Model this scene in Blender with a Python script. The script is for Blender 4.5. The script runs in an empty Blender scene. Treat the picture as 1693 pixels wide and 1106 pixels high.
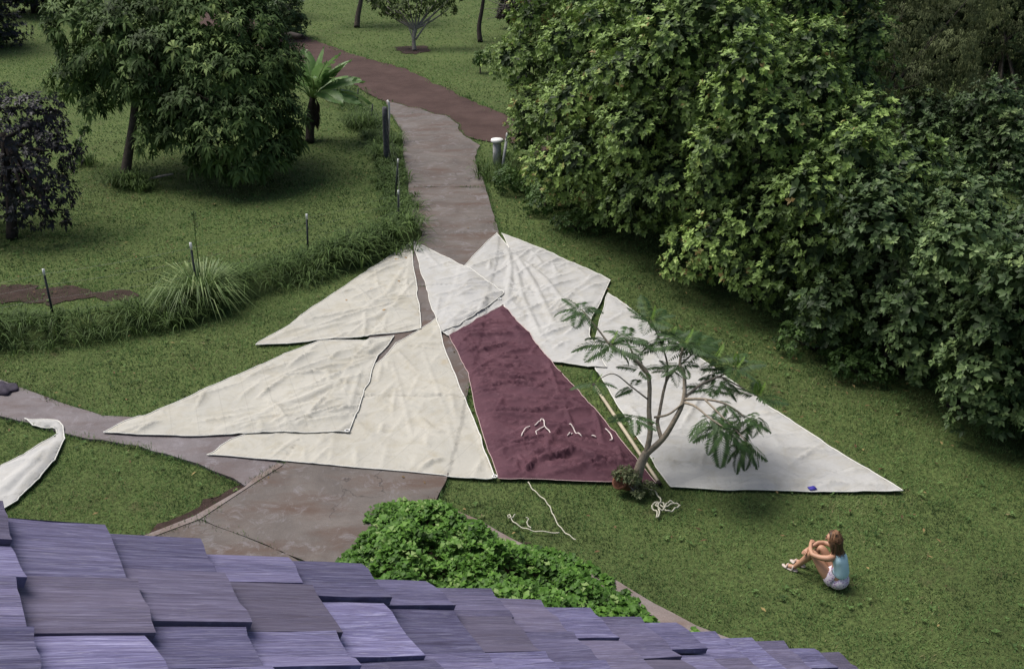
import bpy, bmesh, math, random
import numpy as np
from mathutils import Vector, Matrix, Euler
from mathutils.geometry import delaunay_2d_cdt

random.seed(7)
rng = np.random.default_rng(11)
S = bpy.context.scene
COL = S.collection

# ------------------------------------------------------------------ camera, sky, sun
CAM_H = 9.2
PITCH = math.radians(25.4)
F = 1646.0; CX = 846.5; CY = 553.0          # focal length of the lens in photo pixels (35 mm on full frame)
cd = bpy.data.cameras.new('camera'); cam = bpy.data.objects.new('camera', cd); COL.objects.link(cam)
cam.location = (0, 0, CAM_H); cam.rotation_euler = (math.pi/2 - PITCH, 0, 0)
cd.lens = 35.0; cd.sensor_width = 36.0; cd.clip_start = 0.1; cd.clip_end = 3000
S.camera = cam
SUN_EL = math.radians(60); SUN_AZ = math.radians(-58)    # azimuth measured from +Y towards +X
w = bpy.data.worlds.new("World"); S.world = w; w.use_nodes = True
nt = w.node_tree; bg = nt.nodes['Background']
sky = nt.nodes.new('ShaderNodeTexSky'); sky.sky_type = 'NISHITA'; sky.sun_disc = False
sky.sun_elevation = SUN_EL; sky.sun_rotation = SUN_AZ; sky.air_density = 1.0; sky.dust_density = 4.0; sky.ozone_density = 1.0
nt.links.new(sky.outputs[0], bg.inputs[0]); bg.inputs[1].default_value = 0.068
sd = bpy.data.lights.new('sun', 'SUN'); sun = bpy.data.objects.new('sun', sd); COL.objects.link(sun)
sd.energy = 2.6; sd.angle = math.radians(36); sd.color = (1.0, 0.965, 0.92)
sv = Vector((math.sin(SUN_AZ)*math.cos(SUN_EL), math.cos(SUN_AZ)*math.cos(SUN_EL), math.sin(SUN_EL)))
sun.rotation_euler = sv.to_track_quat('Z', 'Y').to_euler(); sun.location = (0, 0, 40)
S.view_settings.view_transform = 'Standard'; S.view_settings.look = 'None'
S.view_settings.exposure = 0.60; S.view_settings.gamma = 1.0; S.view_settings.use_curve_mapping = False

# ------------------------------------------------------------------ geometry helpers
RIGHT = np.array([1., 0, 0]); UP = np.array([0, math.sin(PITCH), math.cos(PITCH)]); FW = np.array([0, math.cos(PITCH), -math.sin(PITCH)])
C0 = np.array([0, 0, CAM_H])

def ray(px, py): return FW + (px-CX)/F*RIGHT - (py-CY)/F*UP
def G(px, py, z=0.0):
    """the point at height z above the ground that the photo shows at (px, py)"""
    d = ray(px, py); t = (z-CAM_H)/d[2]
    return C0 + d*t
def AT(px, py, depth):
    return C0 + ray(px, py)*depth
def depth_of(P): return float((np.asarray(P)-C0) @ FW)
def GP(pts): return np.array([G(x, y)[:2] for x, y in pts])

def inside(P, poly):
    x, y = P[:, 0], P[:, 1]; r = np.zeros(len(P), bool); n = len(poly)
    mn, mx = poly.min(0), poly.max(0)
    idx = np.nonzero((x >= mn[0]) & (x <= mx[0]) & (y >= mn[1]) & (y <= mx[1]))[0]
    if len(idx) == 0: return r
    xx, yy = x[idx], y[idx]; rr = np.zeros(len(idx), bool)
    for i in range(n):
        x1, y1 = poly[i]; x2, y2 = poly[(i+1) % n]
        if y1 == y2: continue
        c = ((y1 > yy) != (y2 > yy)) & (xx < (x2-x1)*(yy-y1)/(y2-y1)+x1)
        rr ^= c
    r[idx] = rr
    return r
def seg_dist(P, a, b):
    a = np.asarray(a); b = np.asarray(b); d = b-a; L = d@d + 1e-12
    t = np.clip(((P-a) @ d)/L, 0, 1)
    q = P-(a+t[:, None]*d)
    return np.sqrt((q*q).sum(1)), t
def poly_dist(P, poly):
    m = np.full(len(P), 1e9)
    for i in range(len(poly)):
        m = np.minimum(m, seg_dist(P, poly[i], poly[(i+1) % len(poly)])[0])
    return m

def _hash(i, j, k):
    h = np.sin(i*127.1+j*311.7+k*74.7)*43758.5453
    return h-np.floor(h)
def noise2(x, y, seed=0):
    xi, yi = np.floor(x), np.floor(y); fx, fy = x-xi, y-yi
    fx = fx*fx*(3-2*fx); fy = fy*fy*(3-2*fy)
    a = _hash(xi, yi, seed); b = _hash(xi+1, yi, seed); c = _hash(xi, yi+1, seed); d = _hash(xi+1, yi+1, seed)
    return a*(1-fx)*(1-fy)+b*fx*(1-fy)+c*(1-fx)*fy+d*fx*fy
def fbm(x, y, seed=0, oct=4):
    r = 0; a = .5; s = 1.
    for o in range(oct): r = r+a*noise2(x*s, y*s, seed+o*13); a *= .5; s *= 2.03
    return r/(1-.5**oct)

def npmesh(name, V, F3, mat, parent=None, tint=None, smooth=False):
    """one mesh object out of numpy arrays of vertices and triangles"""
    me = bpy.data.meshes.new(name)
    V = np.ascontiguousarray(V, np.float32); F3 = np.ascontiguousarray(F3, np.int32); n = F3.shape[1]
    me.vertices.add(len(V)); me.vertices.foreach_set('co', V.ravel())
    me.loops.add(F3.size); me.loops.foreach_set('vertex_index', F3.ravel())
    me.polygons.add(len(F3)); me.polygons.foreach_set('loop_start', np.arange(0, F3.size, n, dtype=np.int32))
    me.update(calc_edges=True); me.validate()
    if tint is not None:
        a = me.attributes.new('tint', 'FLOAT', 'POINT'); a.data.foreach_set('value', np.ascontiguousarray(tint, np.float32))
    if smooth: me.polygons.foreach_set('use_smooth', np.ones(len(me.polygons), bool))
    me.materials.append(mat)
    o = bpy.data.objects.new(name, me); COL.objects.link(o)
    if parent is not None: o.parent = parent
    return o
def bmobj(name, bm, mat, parent=None, smooth=False):
    me = bpy.data.meshes.new(name); bmesh.ops.recalc_face_normals(bm, faces=bm.faces); bm.to_mesh(me); bm.free()
    if smooth: me.polygons.foreach_set('use_smooth', np.ones(len(me.polygons), bool))
    me.materials.append(mat)
    o = bpy.data.objects.new(name, me); COL.objects.link(o)
    if parent is not None: o.parent = parent
    return o
def tag(o, label=None, cat=None, group=None, kind=None):
    if label: o['label'] = label
    if cat: o['category'] = cat
    if group: o['group'] = group
    if kind: o['kind'] = kind
    return o
def empty(name, loc, label=None, cat=None, group=None, kind=None):
    o = bpy.data.objects.new(name, None); COL.objects.link(o); o.location = loc; o.empty_display_size = .2
    return tag(o, label, cat, group, kind)
def child(o, root):
    """parent o, whose mesh is in world coordinates, to the empty root"""
    o.parent = root; o.matrix_parent_inverse = Matrix.Translation(-Vector(root.location))
    return o

def tube_np(path, radii, n=8, caps=True):
    P = np.asarray(path, float); m = len(P); R = np.broadcast_to(np.asarray(radii, float), (m,))
    T = np.gradient(P, axis=0); T /= np.linalg.norm(T, axis=1)[:, None]+1e-12
    ref = np.array([0, 0, 1.]) if abs(T[0, 2]) < .9 else np.array([1., 0, 0])
    V = []; N = np.cross(T[0], ref); N /= np.linalg.norm(N)
    for i in range(m):
        N = N-T[i]*(N@T[i]); N /= np.linalg.norm(N)+1e-12
        B = np.cross(T[i], N)
        a = np.linspace(0, 2*math.pi, n, endpoint=False)
        V.append(P[i]+R[i]*(np.cos(a)[:, None]*N+np.sin(a)[:, None]*B))
    V = np.concatenate(V); Q = []
    for i in range(m-1):
        for k in range(n):
            a, b = i*n+k, i*n+(k+1) % n
            Q.append((a, b, b+n)); Q.append((a, b+n, a+n))
    if caps:
        V = np.concatenate([V, P[:1], P[-1:]]); c0 = len(V)-2
        for k in range(n):
            Q.append((c0, (k+1) % n, k)); Q.append((c0+1, (m-1)*n+k, (m-1)*n+(k+1) % n))
    return V, np.array(Q)
def smooth_path(P, n=24):
    """Catmull-Rom through the points"""
    P = np.asarray(P, float); Q = np.vstack([2*P[0]-P[1], P, 2*P[-1]-P[-2]]); out = []
    segs = len(P)-1; per = max(2, n//segs)
    for i in range(segs):
        p0, p1, p2, p3 = Q[i:i+4]
        for t in np.linspace(0, 1, per, endpoint=False):
            out.append(.5*((2*p1)+(-p0+p2)*t+(2*p0-5*p1+4*p2-p3)*t*t+(-p0+3*p1-3*p2+p3)*t**3))
    out.append(P[-1]); return np.array(out)
class MB:
    def __init__(s): s.V = []; s.F = []; s.n = 0; s.T = []
    def add(s, V, F, t=None):
        s.V.append(V); s.F.append(np.asarray(F)+s.n); s.n += len(V)
        s.T.append(np.full(len(V), .5) if t is None else t)
    def tube(s, path, radii, n=8, caps=True): s.add(*tube_np(path, radii, n, caps))
    def box(s, M, sx, sy, sz):
        c = np.array([(x, y, z) for x in (-.5, .5) for y in (-.5, .5) for z in (-.5, .5)])*[sx, sy, sz]
        c = c @ np.array(M.to_3x3()).T+np.array(M.translation)
        q = [(0, 1, 3, 2), (4, 6, 7, 5), (0, 4, 5, 1), (2, 3, 7, 6), (0, 2, 6, 4), (1, 5, 7, 3)]
        s.add(c, np.array([t for a, b, d, e in q for t in ((a, b, d), (a, d, e))]))
    def build(s, name, mat, parent=None, smooth=False, tint=False):
        return npmesh(name, np.concatenate(s.V), np.concatenate(s.F), mat, parent, np.concatenate(s.T) if tint else None, smooth)

def norm(a): return a/(np.linalg.norm(a, axis=-1, keepdims=True)+1e-9)
def leaves_np(B, D, U, L, W, droop, fold=.12):
    """five-point leaves: base, left, middle, right, tip"""
    N = len(B); L = np.broadcast_to(L, (N,))[:, None]; W = np.broadcast_to(W, (N,))[:, None]; dr = np.broadcast_to(droop, (N,))[:, None]
    D = norm(D); Sd = norm(np.cross(D, U)); Un = norm(np.cross(Sd, D))
    m = B+D*L*.5
    l = B+D*L*.48-Sd*W*.5+Un*W*fold; r = B+D*L*.48+Sd*W*.5+Un*W*fold
    t = B+D*L*(1-.3*dr)-np.array([0, 0, 1.])*L*dr*.6
    V = np.stack([B, l, m-Un*W*.05, r, t], 1).reshape(-1, 3)
    f = np.array([(0, 2, 1), (0, 3, 2), (1, 2, 4), (2, 3, 4)])
    Fc = (np.arange(N)[:, None, None]*5+f[None]).reshape(-1, 3)
    return V, Fc

# ------------------------------------------------------------------ materials
def new_mat(name):
    m = bpy.data.materials.new(name); m.use_nodes = True
    t = m.node_tree; b = t.nodes['Principled BSDF']; return m, t, b
def N(t, kind, **kw):
    n = t.nodes.new(kind)
    for k, v in kw.items():
        if k in n.inputs: n.inputs[k].default_value = v
        else: setattr(n, k, v)
    return n
def ramp(t, src, stops):
    r = t.nodes.new('ShaderNodeValToRGB'); t.links.new(src, r.inputs[0]); e = r.color_ramp.elements
    while len(e) < len(stops): e.new(.5)
    for el, (p, c) in zip(e, stops): el.position = p; el.color = (*c, 1)
    return r.outputs[0]
def noise(t, co, scale, detail=4, rough=.6, dist=0.):
    n = N(t, 'ShaderNodeTexNoise', Scale=scale, Detail=detail, Roughness=rough, Distortion=dist); t.links.new(co, n.inputs['Vector']); return n.outputs['Fac']
def mapping(t, co, scale=(1, 1, 1), rot=(0, 0, 0)):
    m = N(t, 'ShaderNodeMapping'); m.inputs['Scale'].default_value = scale; m.inputs['Rotation'].default_value = rot
    t.links.new(co, m.inputs['Vector']); return m.outputs[0]
def mix(t, fac, a, b, mode='MIX'):
    m = t.nodes.new('ShaderNodeMix'); m.data_type = 'RGBA'; m.blend_type = mode
    for sck, v in ((m.inputs[0], fac), (m.inputs[6], a), (m.inputs[7], b)):
        if isinstance(v, bpy.types.NodeSocket): t.links.new(v, sck)
        elif isinstance(v, tuple): sck.default_value = (*v, 1)
        else: sck.default_value = v
    return m.outputs[2]
def bump(t, b, h, strength=.4, dist=.02):
    n = N(t, 'ShaderNodeBump', Strength=strength, Distance=dist); t.links.new(h, n.inputs['Height']); t.links.new(n.outputs[0], b.inputs['Normal'])
def objco(t): return N(t, 'ShaderNodeTexCoord').outputs['Object']
def geoco(t): return N(t, 'ShaderNodeNewGeometry').outputs['Position']

def leaf_mat(name, stops, rough=.5, trans=.25, spec=.35):
    m, t, b = new_mat(name)
    a = N(t, 'ShaderNodeAttribute', attribute_name='tint')
    c = ramp(t, a.outputs['Fac'], stops)
    t.links.new(c, b.inputs['Base Color']); b.inputs['Roughness'].default_value = rough; b.inputs['Specular IOR Level'].default_value = spec
    if trans:
        tr = N(t, 'ShaderNodeBsdfTranslucent'); t.links.new(c, tr.inputs[0])
        mx = N(t, 'ShaderNodeMixShader'); mx.inputs[0].default_value = trans
        t.links.new(b.outputs[0], mx.inputs[1]); t.links.new(tr.outputs[0], mx.inputs[2])
        t.links.new(mx.outputs[0], t.nodes['Material Output'].inputs['Surface'])
    return m
def plain(name, col, rough=.7, var=.25, scale=8., bmp=.2, metallic=0., spec=.4):
    m, t, b = new_mat(name); co = objco(t)
    f = noise(t, co, scale)
    c = ramp(t, f, [(.3, tuple(x*(1-var) for x in col)), (.7, tuple(min(1, x*(1+var)) for x in col))])
    t.links.new(c, b.inputs['Base Color']); b.inputs['Roughness'].default_value = rough; b.inputs['Metallic'].default_value = metallic
    b.inputs['Specular IOR Level'].default_value = spec
    if bmp: bump(t, b, noise(t, co, scale*4), bmp, .01)
    return m

def lawn_mat():
    m, t, b = new_mat('lawn'); co = geoco(t)
    c1 = ramp(t, noise(t, co, .35, 5, .65), [(.3, (.085, .118, .040)), (.5, (.115, .160, .052)), (.72, (.15, .20, .066))])
    c2 = mix(t, ramp(t, noise(t, co, 1.1, 6, .7), [(.60, (0, 0, 0)), (.72, (1, 1, 1))]), c1, (.120, .105, .055))
    c3 = mix(t, ramp(t, noise(t, co, 14, 4, .7), [(.35, (0, 0, 0)), (.7, (1, 1, 1))]), c2, (.050, .064, .024))
    t.links.new(c3, b.inputs['Base Color']); b.inputs['Roughness'].default_value = .95; b.inputs['Specular IOR Level'].default_value = .1
    bump(t, b, noise(t, co, 30, 4, .7), .8, .05)
    return m
def dirt_mat(name, a, bcol, scale=2.0, stones=True):
    m, t, b = new_mat(name); co = geoco(t)
    c = ramp(t, noise(t, co, scale, 6, .65), [(.3, a), (.7, bcol)])
    if stones: c = mix(t, ramp(t, noise(t, co, 40, 3, .6), [(.62, (0, 0, 0)), (.7, (1, 1, 1))]), c, tuple(min(1, x*1.7) for x in bcol))
    t.links.new(c, b.inputs['Base Color']); b.inputs['Roughness'].default_value = .95; b.inputs['Specular IOR Level'].default_value = .15
    bump(t, b, noise(t, co, 18, 5, .7), .7, .03)
    return m
def concrete_mat(name, a, bcol, stain, damp_sheen):
    m, t, b = new_mat(name); co = geoco(t)
    c = ramp(t, noise(t, co, .9, 7, .7, .6), [(.28, a), (.72, bcol)])
    st = mapping(t, co, (.5, 1.5, 1))
    c = mix(t, ramp(t, noise(t, st, 1.1, 6, .7), [(.46, (0, 0, 0)), (.66, (1, 1, 1))]), c, stain)
    c = mix(t, ramp(t, noise(t, co, 2.7, 8, .75, 1.2), [(.53, (0, 0, 0)), (.68, (.75, .75, .75))]), c, damp_sheen)  # pale patches: the sheen of damp painted into the concrete colour
    c = mix(t, ramp(t, noise(t, co, 60, 3, .7), [(.35, (.25, .25, .25)), (.6, (0, 0, 0))]), c, tuple(x*.4 for x in a))
    vo = N(t, 'ShaderNodeTexVoronoi', feature='DISTANCE_TO_EDGE', Scale=.55); wv = N(t, 'ShaderNodeVectorMath', operation='ADD'); nz = N(t, 'ShaderNodeTexNoise', Scale=1.6, Detail=6.0)
    t.links.new(co, nz.inputs['Vector']); t.links.new(co, wv.inputs[0]); t.links.new(nz.outputs['Color'], wv.inputs[1]); t.links.new(wv.outputs[0], vo.inputs['Vector'])
    ck = ramp(t, vo.outputs['Distance'], [(0, (.8, .8, .8)), (.003, (.5, .5, .5)), (.007, (0, 0, 0))])
    ck = mix(t, 1., ck, ramp(t, noise(t, co, .6, 3, .5), [(.52, (0, 0, 0)), (.60, (1, 1, 1))]), 'MULTIPLY')
    c = mix(t, ck, c, tuple(x*.45 for x in a))
    t.links.new(c, b.inputs['Base Color']); b.inputs['Roughness'].default_value = .8; b.inputs['Specular IOR Level'].default_value = .35
    bump(t, b, noise(t, co, 26, 6, .7), .35, .012)
    return m

M = {}
M['lawn'] = lawn_mat()
M['grass'] = leaf_mat('grass_blade', [(0, (.046, .080, .028)), (.35, (.100, .176, .056)), (.7, (.155, .255, .082)), (.9, (.21, .285, .105)), (1, (.27, .225, .12))], .65, .3, .12)
M['tallgrass'] = leaf_mat('tall_grass_blade', [(0, (.034, .056, .018)), (.5, (.085, .140, .042)), (1, (.16, .235, .075))], .6, .3, .12)
M['clumpgrass'] = leaf_mat('clump_grass_blade', [(0, (.07, .12, .035)), (.6, (.17, .26, .085)), (1, (.33, .40, .17))], .5, .3, .3)
M['hedge'] = leaf_mat('hedge_leaf', [(0, (.050, .082, .024)), (.4, (.140, .215, .058)), (.72, (.26, .38, .098)), (.93, (.38, .51, .155)), (1, (.30, .22, .09))], .5, .14, .2)
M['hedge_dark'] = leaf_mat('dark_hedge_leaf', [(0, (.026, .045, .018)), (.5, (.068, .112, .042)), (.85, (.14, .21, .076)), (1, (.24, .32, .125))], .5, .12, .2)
M['olive'] = leaf_mat('olive_leaf', [(0, (.044, .056, .024)), (.5, (.115, .140, .060)), (1, (.22, .255, .115))], .6, .28, .15)
M['mango'] = leaf_mat('mango_leaf', [(0, (.026, .044, .014)), (.5, (.072, .120, .036)), (.85, (.14, .21, .064)), (1, (.24, .31, .10))], .6, .14, .1)
M['purple_leaf'] = leaf_mat('purple_dark_leaf', [(0, (0.014, 0.013, 0.016)), (0.6, (0.028, 0.027, 0.032)), (1, (0.055, 0.058, 0.066))], .5, .15, .3)
M['vine'] = leaf_mat('vine_leaf', [(0, (0.035, 0.08, 0.014)), (0.5, (0.085, 0.19, 0.03)), (0.85, (0.145, 0.29, 0.048)), (1, (0.27, 0.38, 0.13))], .5, .3, .2)
M['smallleaf'] = leaf_mat('small_leaf', [(0, (0.028, 0.055, 0.016)), (0.5, (0.07, 0.13, 0.034)), (1, (0.13, 0.22, 0.06))], .5, .25, .22)
M['fartree'] = leaf_mat('far_tree_leaf', [(0, (0.03, 0.042, 0.016)), (0.5, (0.065, 0.095, 0.032)), (1, (0.14, 0.19, 0.06))], .55, .25, .2)
M['maroon_leaf'] = leaf_mat('maroon_leaf', [(0, (.018, .012, .012)), (1, (.05, .032, .034))], .5, .15, .3)
M['frond'] = leaf_mat('frond', [(0, (.032, .062, .024)), (.6, (.062, .115, .040)), (1, (.11, .18, .06))], .5, .3, .2)
M['frond_new'] = leaf_mat('new_frond', [(0, (.11, .21, .03)), (1, (.22, .36, .06))], .5, .35, .3)
M['banana'] = leaf_mat('banana_leaf', [(0, (0.1, 0.18, 0.06)), (0.6, (0.16, 0.28, 0.09)), (1, (0.3, 0.42, 0.18))], .45, .35, .35)
M['succulent'] = leaf_mat('potted_leaf', [(0, (.06, .085, .035)), (1, (.15, .17, .08))], .5, .2, .3)
M['bark'] = plain('bark', (.085, .068, .052), .9, .4, 9, .6)
M['bark_pale'] = plain('pale_bark', (.24, .22, .19), .85, .35, 12, .4)
M['bark_dark'] = plain('dark_bark', (.035, .026, .022), .9, .4, 9, .6)
M['poinciana'] = plain('smooth_tan_bark', (.27, .225, .17), .8, .3, 18, .3)
M['road'] = dirt_mat('dirt_road', (.052, .032, .028), (.090, .058, .051), .8, False)
M['soil'] = dirt_mat('bare_soil', (.030, .020, .016), (.060, .040, .034), 4)
M['drive'] = concrete_mat('drive_concrete', (.085, .072, .066), (.175, .152, .138), (.105, .070, .055), (.225, .21, .22))
M['path'] = concrete_mat('path_concrete', (.12, .105, .11), (.21, .185, .19), (.12, .09, .085), (.25, .23, .25))
M['kerb'] = concrete_mat('kerb_concrete', (.16, .13, .12), (.27, .225, .21), (.16, .11, .09), (.27, .25, .24))
M['post'] = plain('post_steel', (.045, .052, .055), .6, .3, 20, .2, .3)
M['white_paint'] = plain('white_paint', (.78, .78, .76), .6, .08, 20, .05)
M['old_wood'] = plain('grey_timber', (.085, .085, .095), .9, .4, 14, .6)
M['spar'] = plain('varnished_spar', (.46, .40, .29), .45, .12, 6, .1)
M['rope'] = plain('rope', (.52, .50, .40), .9, .15, 60, .5)
M['cord'] = plain('white_cord', (.75, .66, .62), .9, .1, 60, .3)
M['terracotta'] = plain('terracotta', (.23, .095, .058), .85, .2, 14, .2)
M['cement'] = plain('cement', (.42, .42, .42), .9, .18, 14, .3)
M['wire'] = plain('fence_wire', (.20, .20, .20), .5, .1, 30, 0, .6)
M['house_wall'] = plain('house_wall', (.40, .37, .34), .85, .1, 6, .2)
M['deck'] = plain('roof_deck', (.05, .045, .055), .9, .3, 8, .3)
M['blue'] = plain('blue_cloth', (.06, .05, .36), .7, .1, 20, 0)
M['skin'] = plain('skin', (.46, .255, .165), .5, .07, 9, .05)
M['hair'] = plain('hair', (.085, .045, .026), .5, .5, 40, .5)
M['shirt'] = plain('aqua_cloth', (.50, .72, .80), .8, .05, 14, .15)
M['sandal'] = plain('sandal', (.55, .47, .42), .6, .1, 20, .1)
M['eye'] = plain('eye', (.05, .03, .02), .3, .1, 20, 0)
M['lip'] = plain('lip', (.38, .13, .11), .5, .05, 20, 0)

def shorts_mat():
    m, t, b = new_mat('floral_cotton'); co = objco(t)
    v = N(t, 'ShaderNodeTexVoronoi', Scale=34.0); t.links.new(co, v.inputs['Vector'])
    c = ramp(t, v.outputs['Distance'], [(.22, (.36, .17, .42)), (.42, (.70, .60, .74)), (.7, (.80, .72, .78))])
    t.links.new(c, b.inputs['Base Color']); b.inputs['Roughness'].default_value = .85
    return m
M['shorts'] = shorts_mat()

def sail_mat(name, base, warm, stain_amt, seam_rot, seam_scale=2.2):
    m, t, b = new_mat(name); co = geoco(t)
    c = ramp(t, noise(t, co, .8, 5, .6), [(.3, base), (.7, warm)])
    # sewn panel seams
    sm = mapping(t, co, (seam_scale, seam_scale, 0), (0, 0, seam_rot))
    sx = N(t, 'ShaderNodeSeparateXYZ'); t.links.new(sm, sx.inputs[0])
    fr = N(t, 'ShaderNodeMath', operation='FRACT'); t.links.new(sx.outputs[0], fr.inputs[0])
    sf = ramp(t, fr.outputs[0], [(0, (1, 1, 1)), (.022, (1, 1, 1)), (.036, (0, 0, 0))])
    c = mix(t, mix(t, .17, (0, 0, 0), sf), c, tuple(x*.55 for x in base))
    # grime, mildew and rust
    c = mix(t, mix(t, .75, (0, 0, 0), ramp(t, noise(t, co, 2.2, 7, .72, .8), [(.47, (0, 0, 0)), (.75, (1, 1, 1))])), c, (warm[0]*.74, warm[1]*.70, warm[2]*.60))
    c = mix(t, mix(t, .35, (0, 0, 0), ramp(t, noise(t, co, 7, 5, .7, .4), [(.55, (0, 0, 0)), (.7, (1, 1, 1))])), c, (base[0]*.68, base[1]*.70, base[2]*.72))
    c = mix(t, ramp(t, noise(t, co, 1.7, 3, .5), [(.715-.03*stain_amt, (0, 0, 0)), (.77, (.35, .35, .35))]), c, (.36, .28, .16))
    t.links.new(c, b.inputs['Base Color']); b.inputs['Roughness'].default_value = .85; b.inputs['Specular IOR Level'].default_value = .2
    hh = mix(t, .35, ramp(t, noise(t, co, 9, 5, .65, 1.0), [(.2, (0, 0, 0)), (.8, (1, 1, 1))]), sf, 'ADD')
    bump(t, b, hh, .28, .02)
    return m
M['sail_cream'] = sail_mat('cream_sailcloth', (.40, .388, .345), (.465, .445, .388), 1.0, .5)
M['sail_grey'] = sail_mat('white_sailcloth', (.40, .398, .39), (.465, .46, .44), .4, 1.1)
M['sail_left'] = sail_mat('weathered_sailcloth', (.40, .39, .35), (.465, .448, .395), 1.0, -.35)
M['hem'] = plain('hem_tape', (.66, .65, .60), .8, .06, 8, .1)
M['hem_red'] = plain('pale_bolt_rope', (.50, .36, .35), .8, .1, 8, .1)
def tan_mat():
    m, t, b = new_mat('maroon_sailcloth'); co = geoco(t)
    c = ramp(t, noise(t, co, 1.6, 6, .65), [(.3, (.066, .025, .038)), (.7, (.105, .044, .058))])
    c = mix(t, mix(t, .45, (0, 0, 0), ramp(t, noise(t, co, 5, 6, .7, .8), [(.52, (0, 0, 0)), (.75, (1, 1, 1))])), c, (.18, .092, .112))
    t.links.new(c, b.inputs['Base Color']); b.inputs['Roughness'].default_value = .8; b.inputs['Specular IOR Level'].default_value = .25
    bump(t, b, noise(t, co, 12, 5, .65, .8), .3, .02)
    return m
M['sail_red'] = tan_mat()

def shake_mat():
    m, t, b = new_mat('weathered_shake'); co = objco(t)
    oi = N(t, 'ShaderNodeObjectInfo')
    off = N(t, 'ShaderNodeVectorMath', operation='MULTIPLY_ADD')
    cmb = N(t, 'ShaderNodeCombineXYZ'); 
    for i in range(3): t.links.new(oi.outputs['Random'], cmb.inputs[i])
    t.links.new(cmb.outputs[0], off.inputs[0]); off.inputs[1].default_value = (37, 53, 71); t.links.new(co, off.inputs[2])
    g = noise(t, mapping(t, off.outputs[0], (2.2, 11, 6)), 2.0, 8, .70, 1.4)
    g2 = noise(t, mapping(t, off.outputs[0], (3.5, 8, 3)), 1.9, 8, .72, 1.2)
    c = ramp(t, g, [(.25, (.052, .046, .100)), (.5, (.155, .145, .265)), (.68, (.30, .29, .45)), (.8, (.43, .425, .58))])
    c = mix(t, mix(t, .6, (0, 0, 0), ramp(t, g2, [(.42, (0, 0, 0)), (.7, (1, 1, 1))])), c, (.085, .070, .115))
    hs = N(t, 'ShaderNodeHueSaturation'); mr = N(t, 'ShaderNodeMapRange'); mr.inputs[3].default_value = .60; mr.inputs[4].default_value = 1.35
    worn = mix(t, 1., ramp(t, noise(t, mapping(t, off.outputs[0], (5, 14, 5)), 3.0, 6, .7, .6), [(.54, (0, 0, 0)), (.70, (1, 1, 1))]), (.55, .55, .55), 'MULTIPLY')
    c = mix(t, worn, c, (.36, .35, .44))
    w2 = N(t, 'ShaderNodeTexWhiteNoise', noise_dimensions='1D'); t.links.new(oi.outputs['Random'], w2.inputs['W'])
    c = mix(t, ramp(t, w2.outputs['Value'], [(.45, (0, 0, 0)), (1, (.6, .6, .6))]), c, (.105, .088, .105))
    t.links.new(oi.outputs['Random'], mr.inputs[0]); t.links.new(mr.outputs[0], hs.inputs['Value']); t.links.new(c, hs.inputs['Color'])
    t.links.new(hs.outputs[0], b.inputs['Base Color']); b.inputs['Roughness'].default_value = .85; b.inputs['Specular IOR Level'].default_value = .25
    bump(t, b, g, .7, .006)
    return m
M['shake'] = shake_mat()

# ------------------------------------------------------------------ ground, road, driveway, paths
def sheet(name, poly, z, mat, thick=0.0, jitter=0.0, step=.25, kind='structure', parent=None):
    """a ground sheet (or slab with real sides) over a polygon given in world xy; ragged edge if jitter"""
    P = []
    n = len(poly)
    for i in range(n):
        a, b = poly[i], poly[(i+1) % n]; L = np.linalg.norm(b-a); k = max(1, int(L/step))
        for j in range(k):
            q = a+(b-a)*j/k
            if jitter and j: q = q+rng.normal(0, jitter, 2)
            P.append(q)
    bm = bmesh.new()
    vs = [bm.verts.new((p[0], p[1], z)) for p in P]; f = bm.faces.new(vs)
    if f.normal.z < 0: bmesh.ops.reverse_faces(bm, faces=[f])
    bm.normal_update()
    if f.normal.z < 0: f.normal_flip()
    if thick:
        r = bmesh.ops.extrude_face_region(bm, geom=[f])
        vv = [g for g in r['geom'] if isinstance(g, bmesh.types.BMVert)]
        # the extruded copy is the top; the old face stays below
        bmesh.ops.translate(bm, vec=(0, 0, 0), verts=vv)
        for v in bm.verts:
            if v not in vv: v.co.z = z-thick
    bmesh.ops.triangulate(bm, faces=[q for q in bm.faces if len(q.verts) > 4])
    o = bmobj(name, bm, mat)
    if kind: o['kind'] = kind
    return o

# one sheet out to the horizon with a fine, gently uneven middle
def build_lawn():
    xs = np.concatenate([[-900, -300, -120], np.arange(-40, 41, .8), [120, 300, 900]])
    ys = np.concatenate([[-900, -200, -40], np.arange(-6, 96, .8), [200, 500, 1500]])
    X, Y = np.meshgrid(xs, ys); Z = -.015+.022*(fbm(X*.45, Y*.45, 3, 3)-.5)
    V = np.stack([X, Y, Z], -1).reshape(-1, 3); nx, ny = len(xs), len(ys)
    i = np.arange(nx*ny).reshape(ny, nx)
    Q = np.stack([i[:-1, :-1], i[:-1, 1:], i[1:, 1:], i[1:, :-1]], -1).reshape(-1, 4)
    o = npmesh('lawn', V, Q, M['lawn'], smooth=True); tag(o, kind='structure')
build_lawn()

road_px = [(330, 4), (485, 54), (572, 87), (675, 117), (770, 163), (843, 195), (960, 250), (1250, 340),
           (1250, 420), (960, 300), (838, 233), (813, 236), (765, 226), (700, 200), (637, 170), (583, 141), (480, 98), (330, 45)]
ROAD = GP(road_px)
sheet('dirt_road', ROAD, .022, M['road'], 0, .07, .5)

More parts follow.
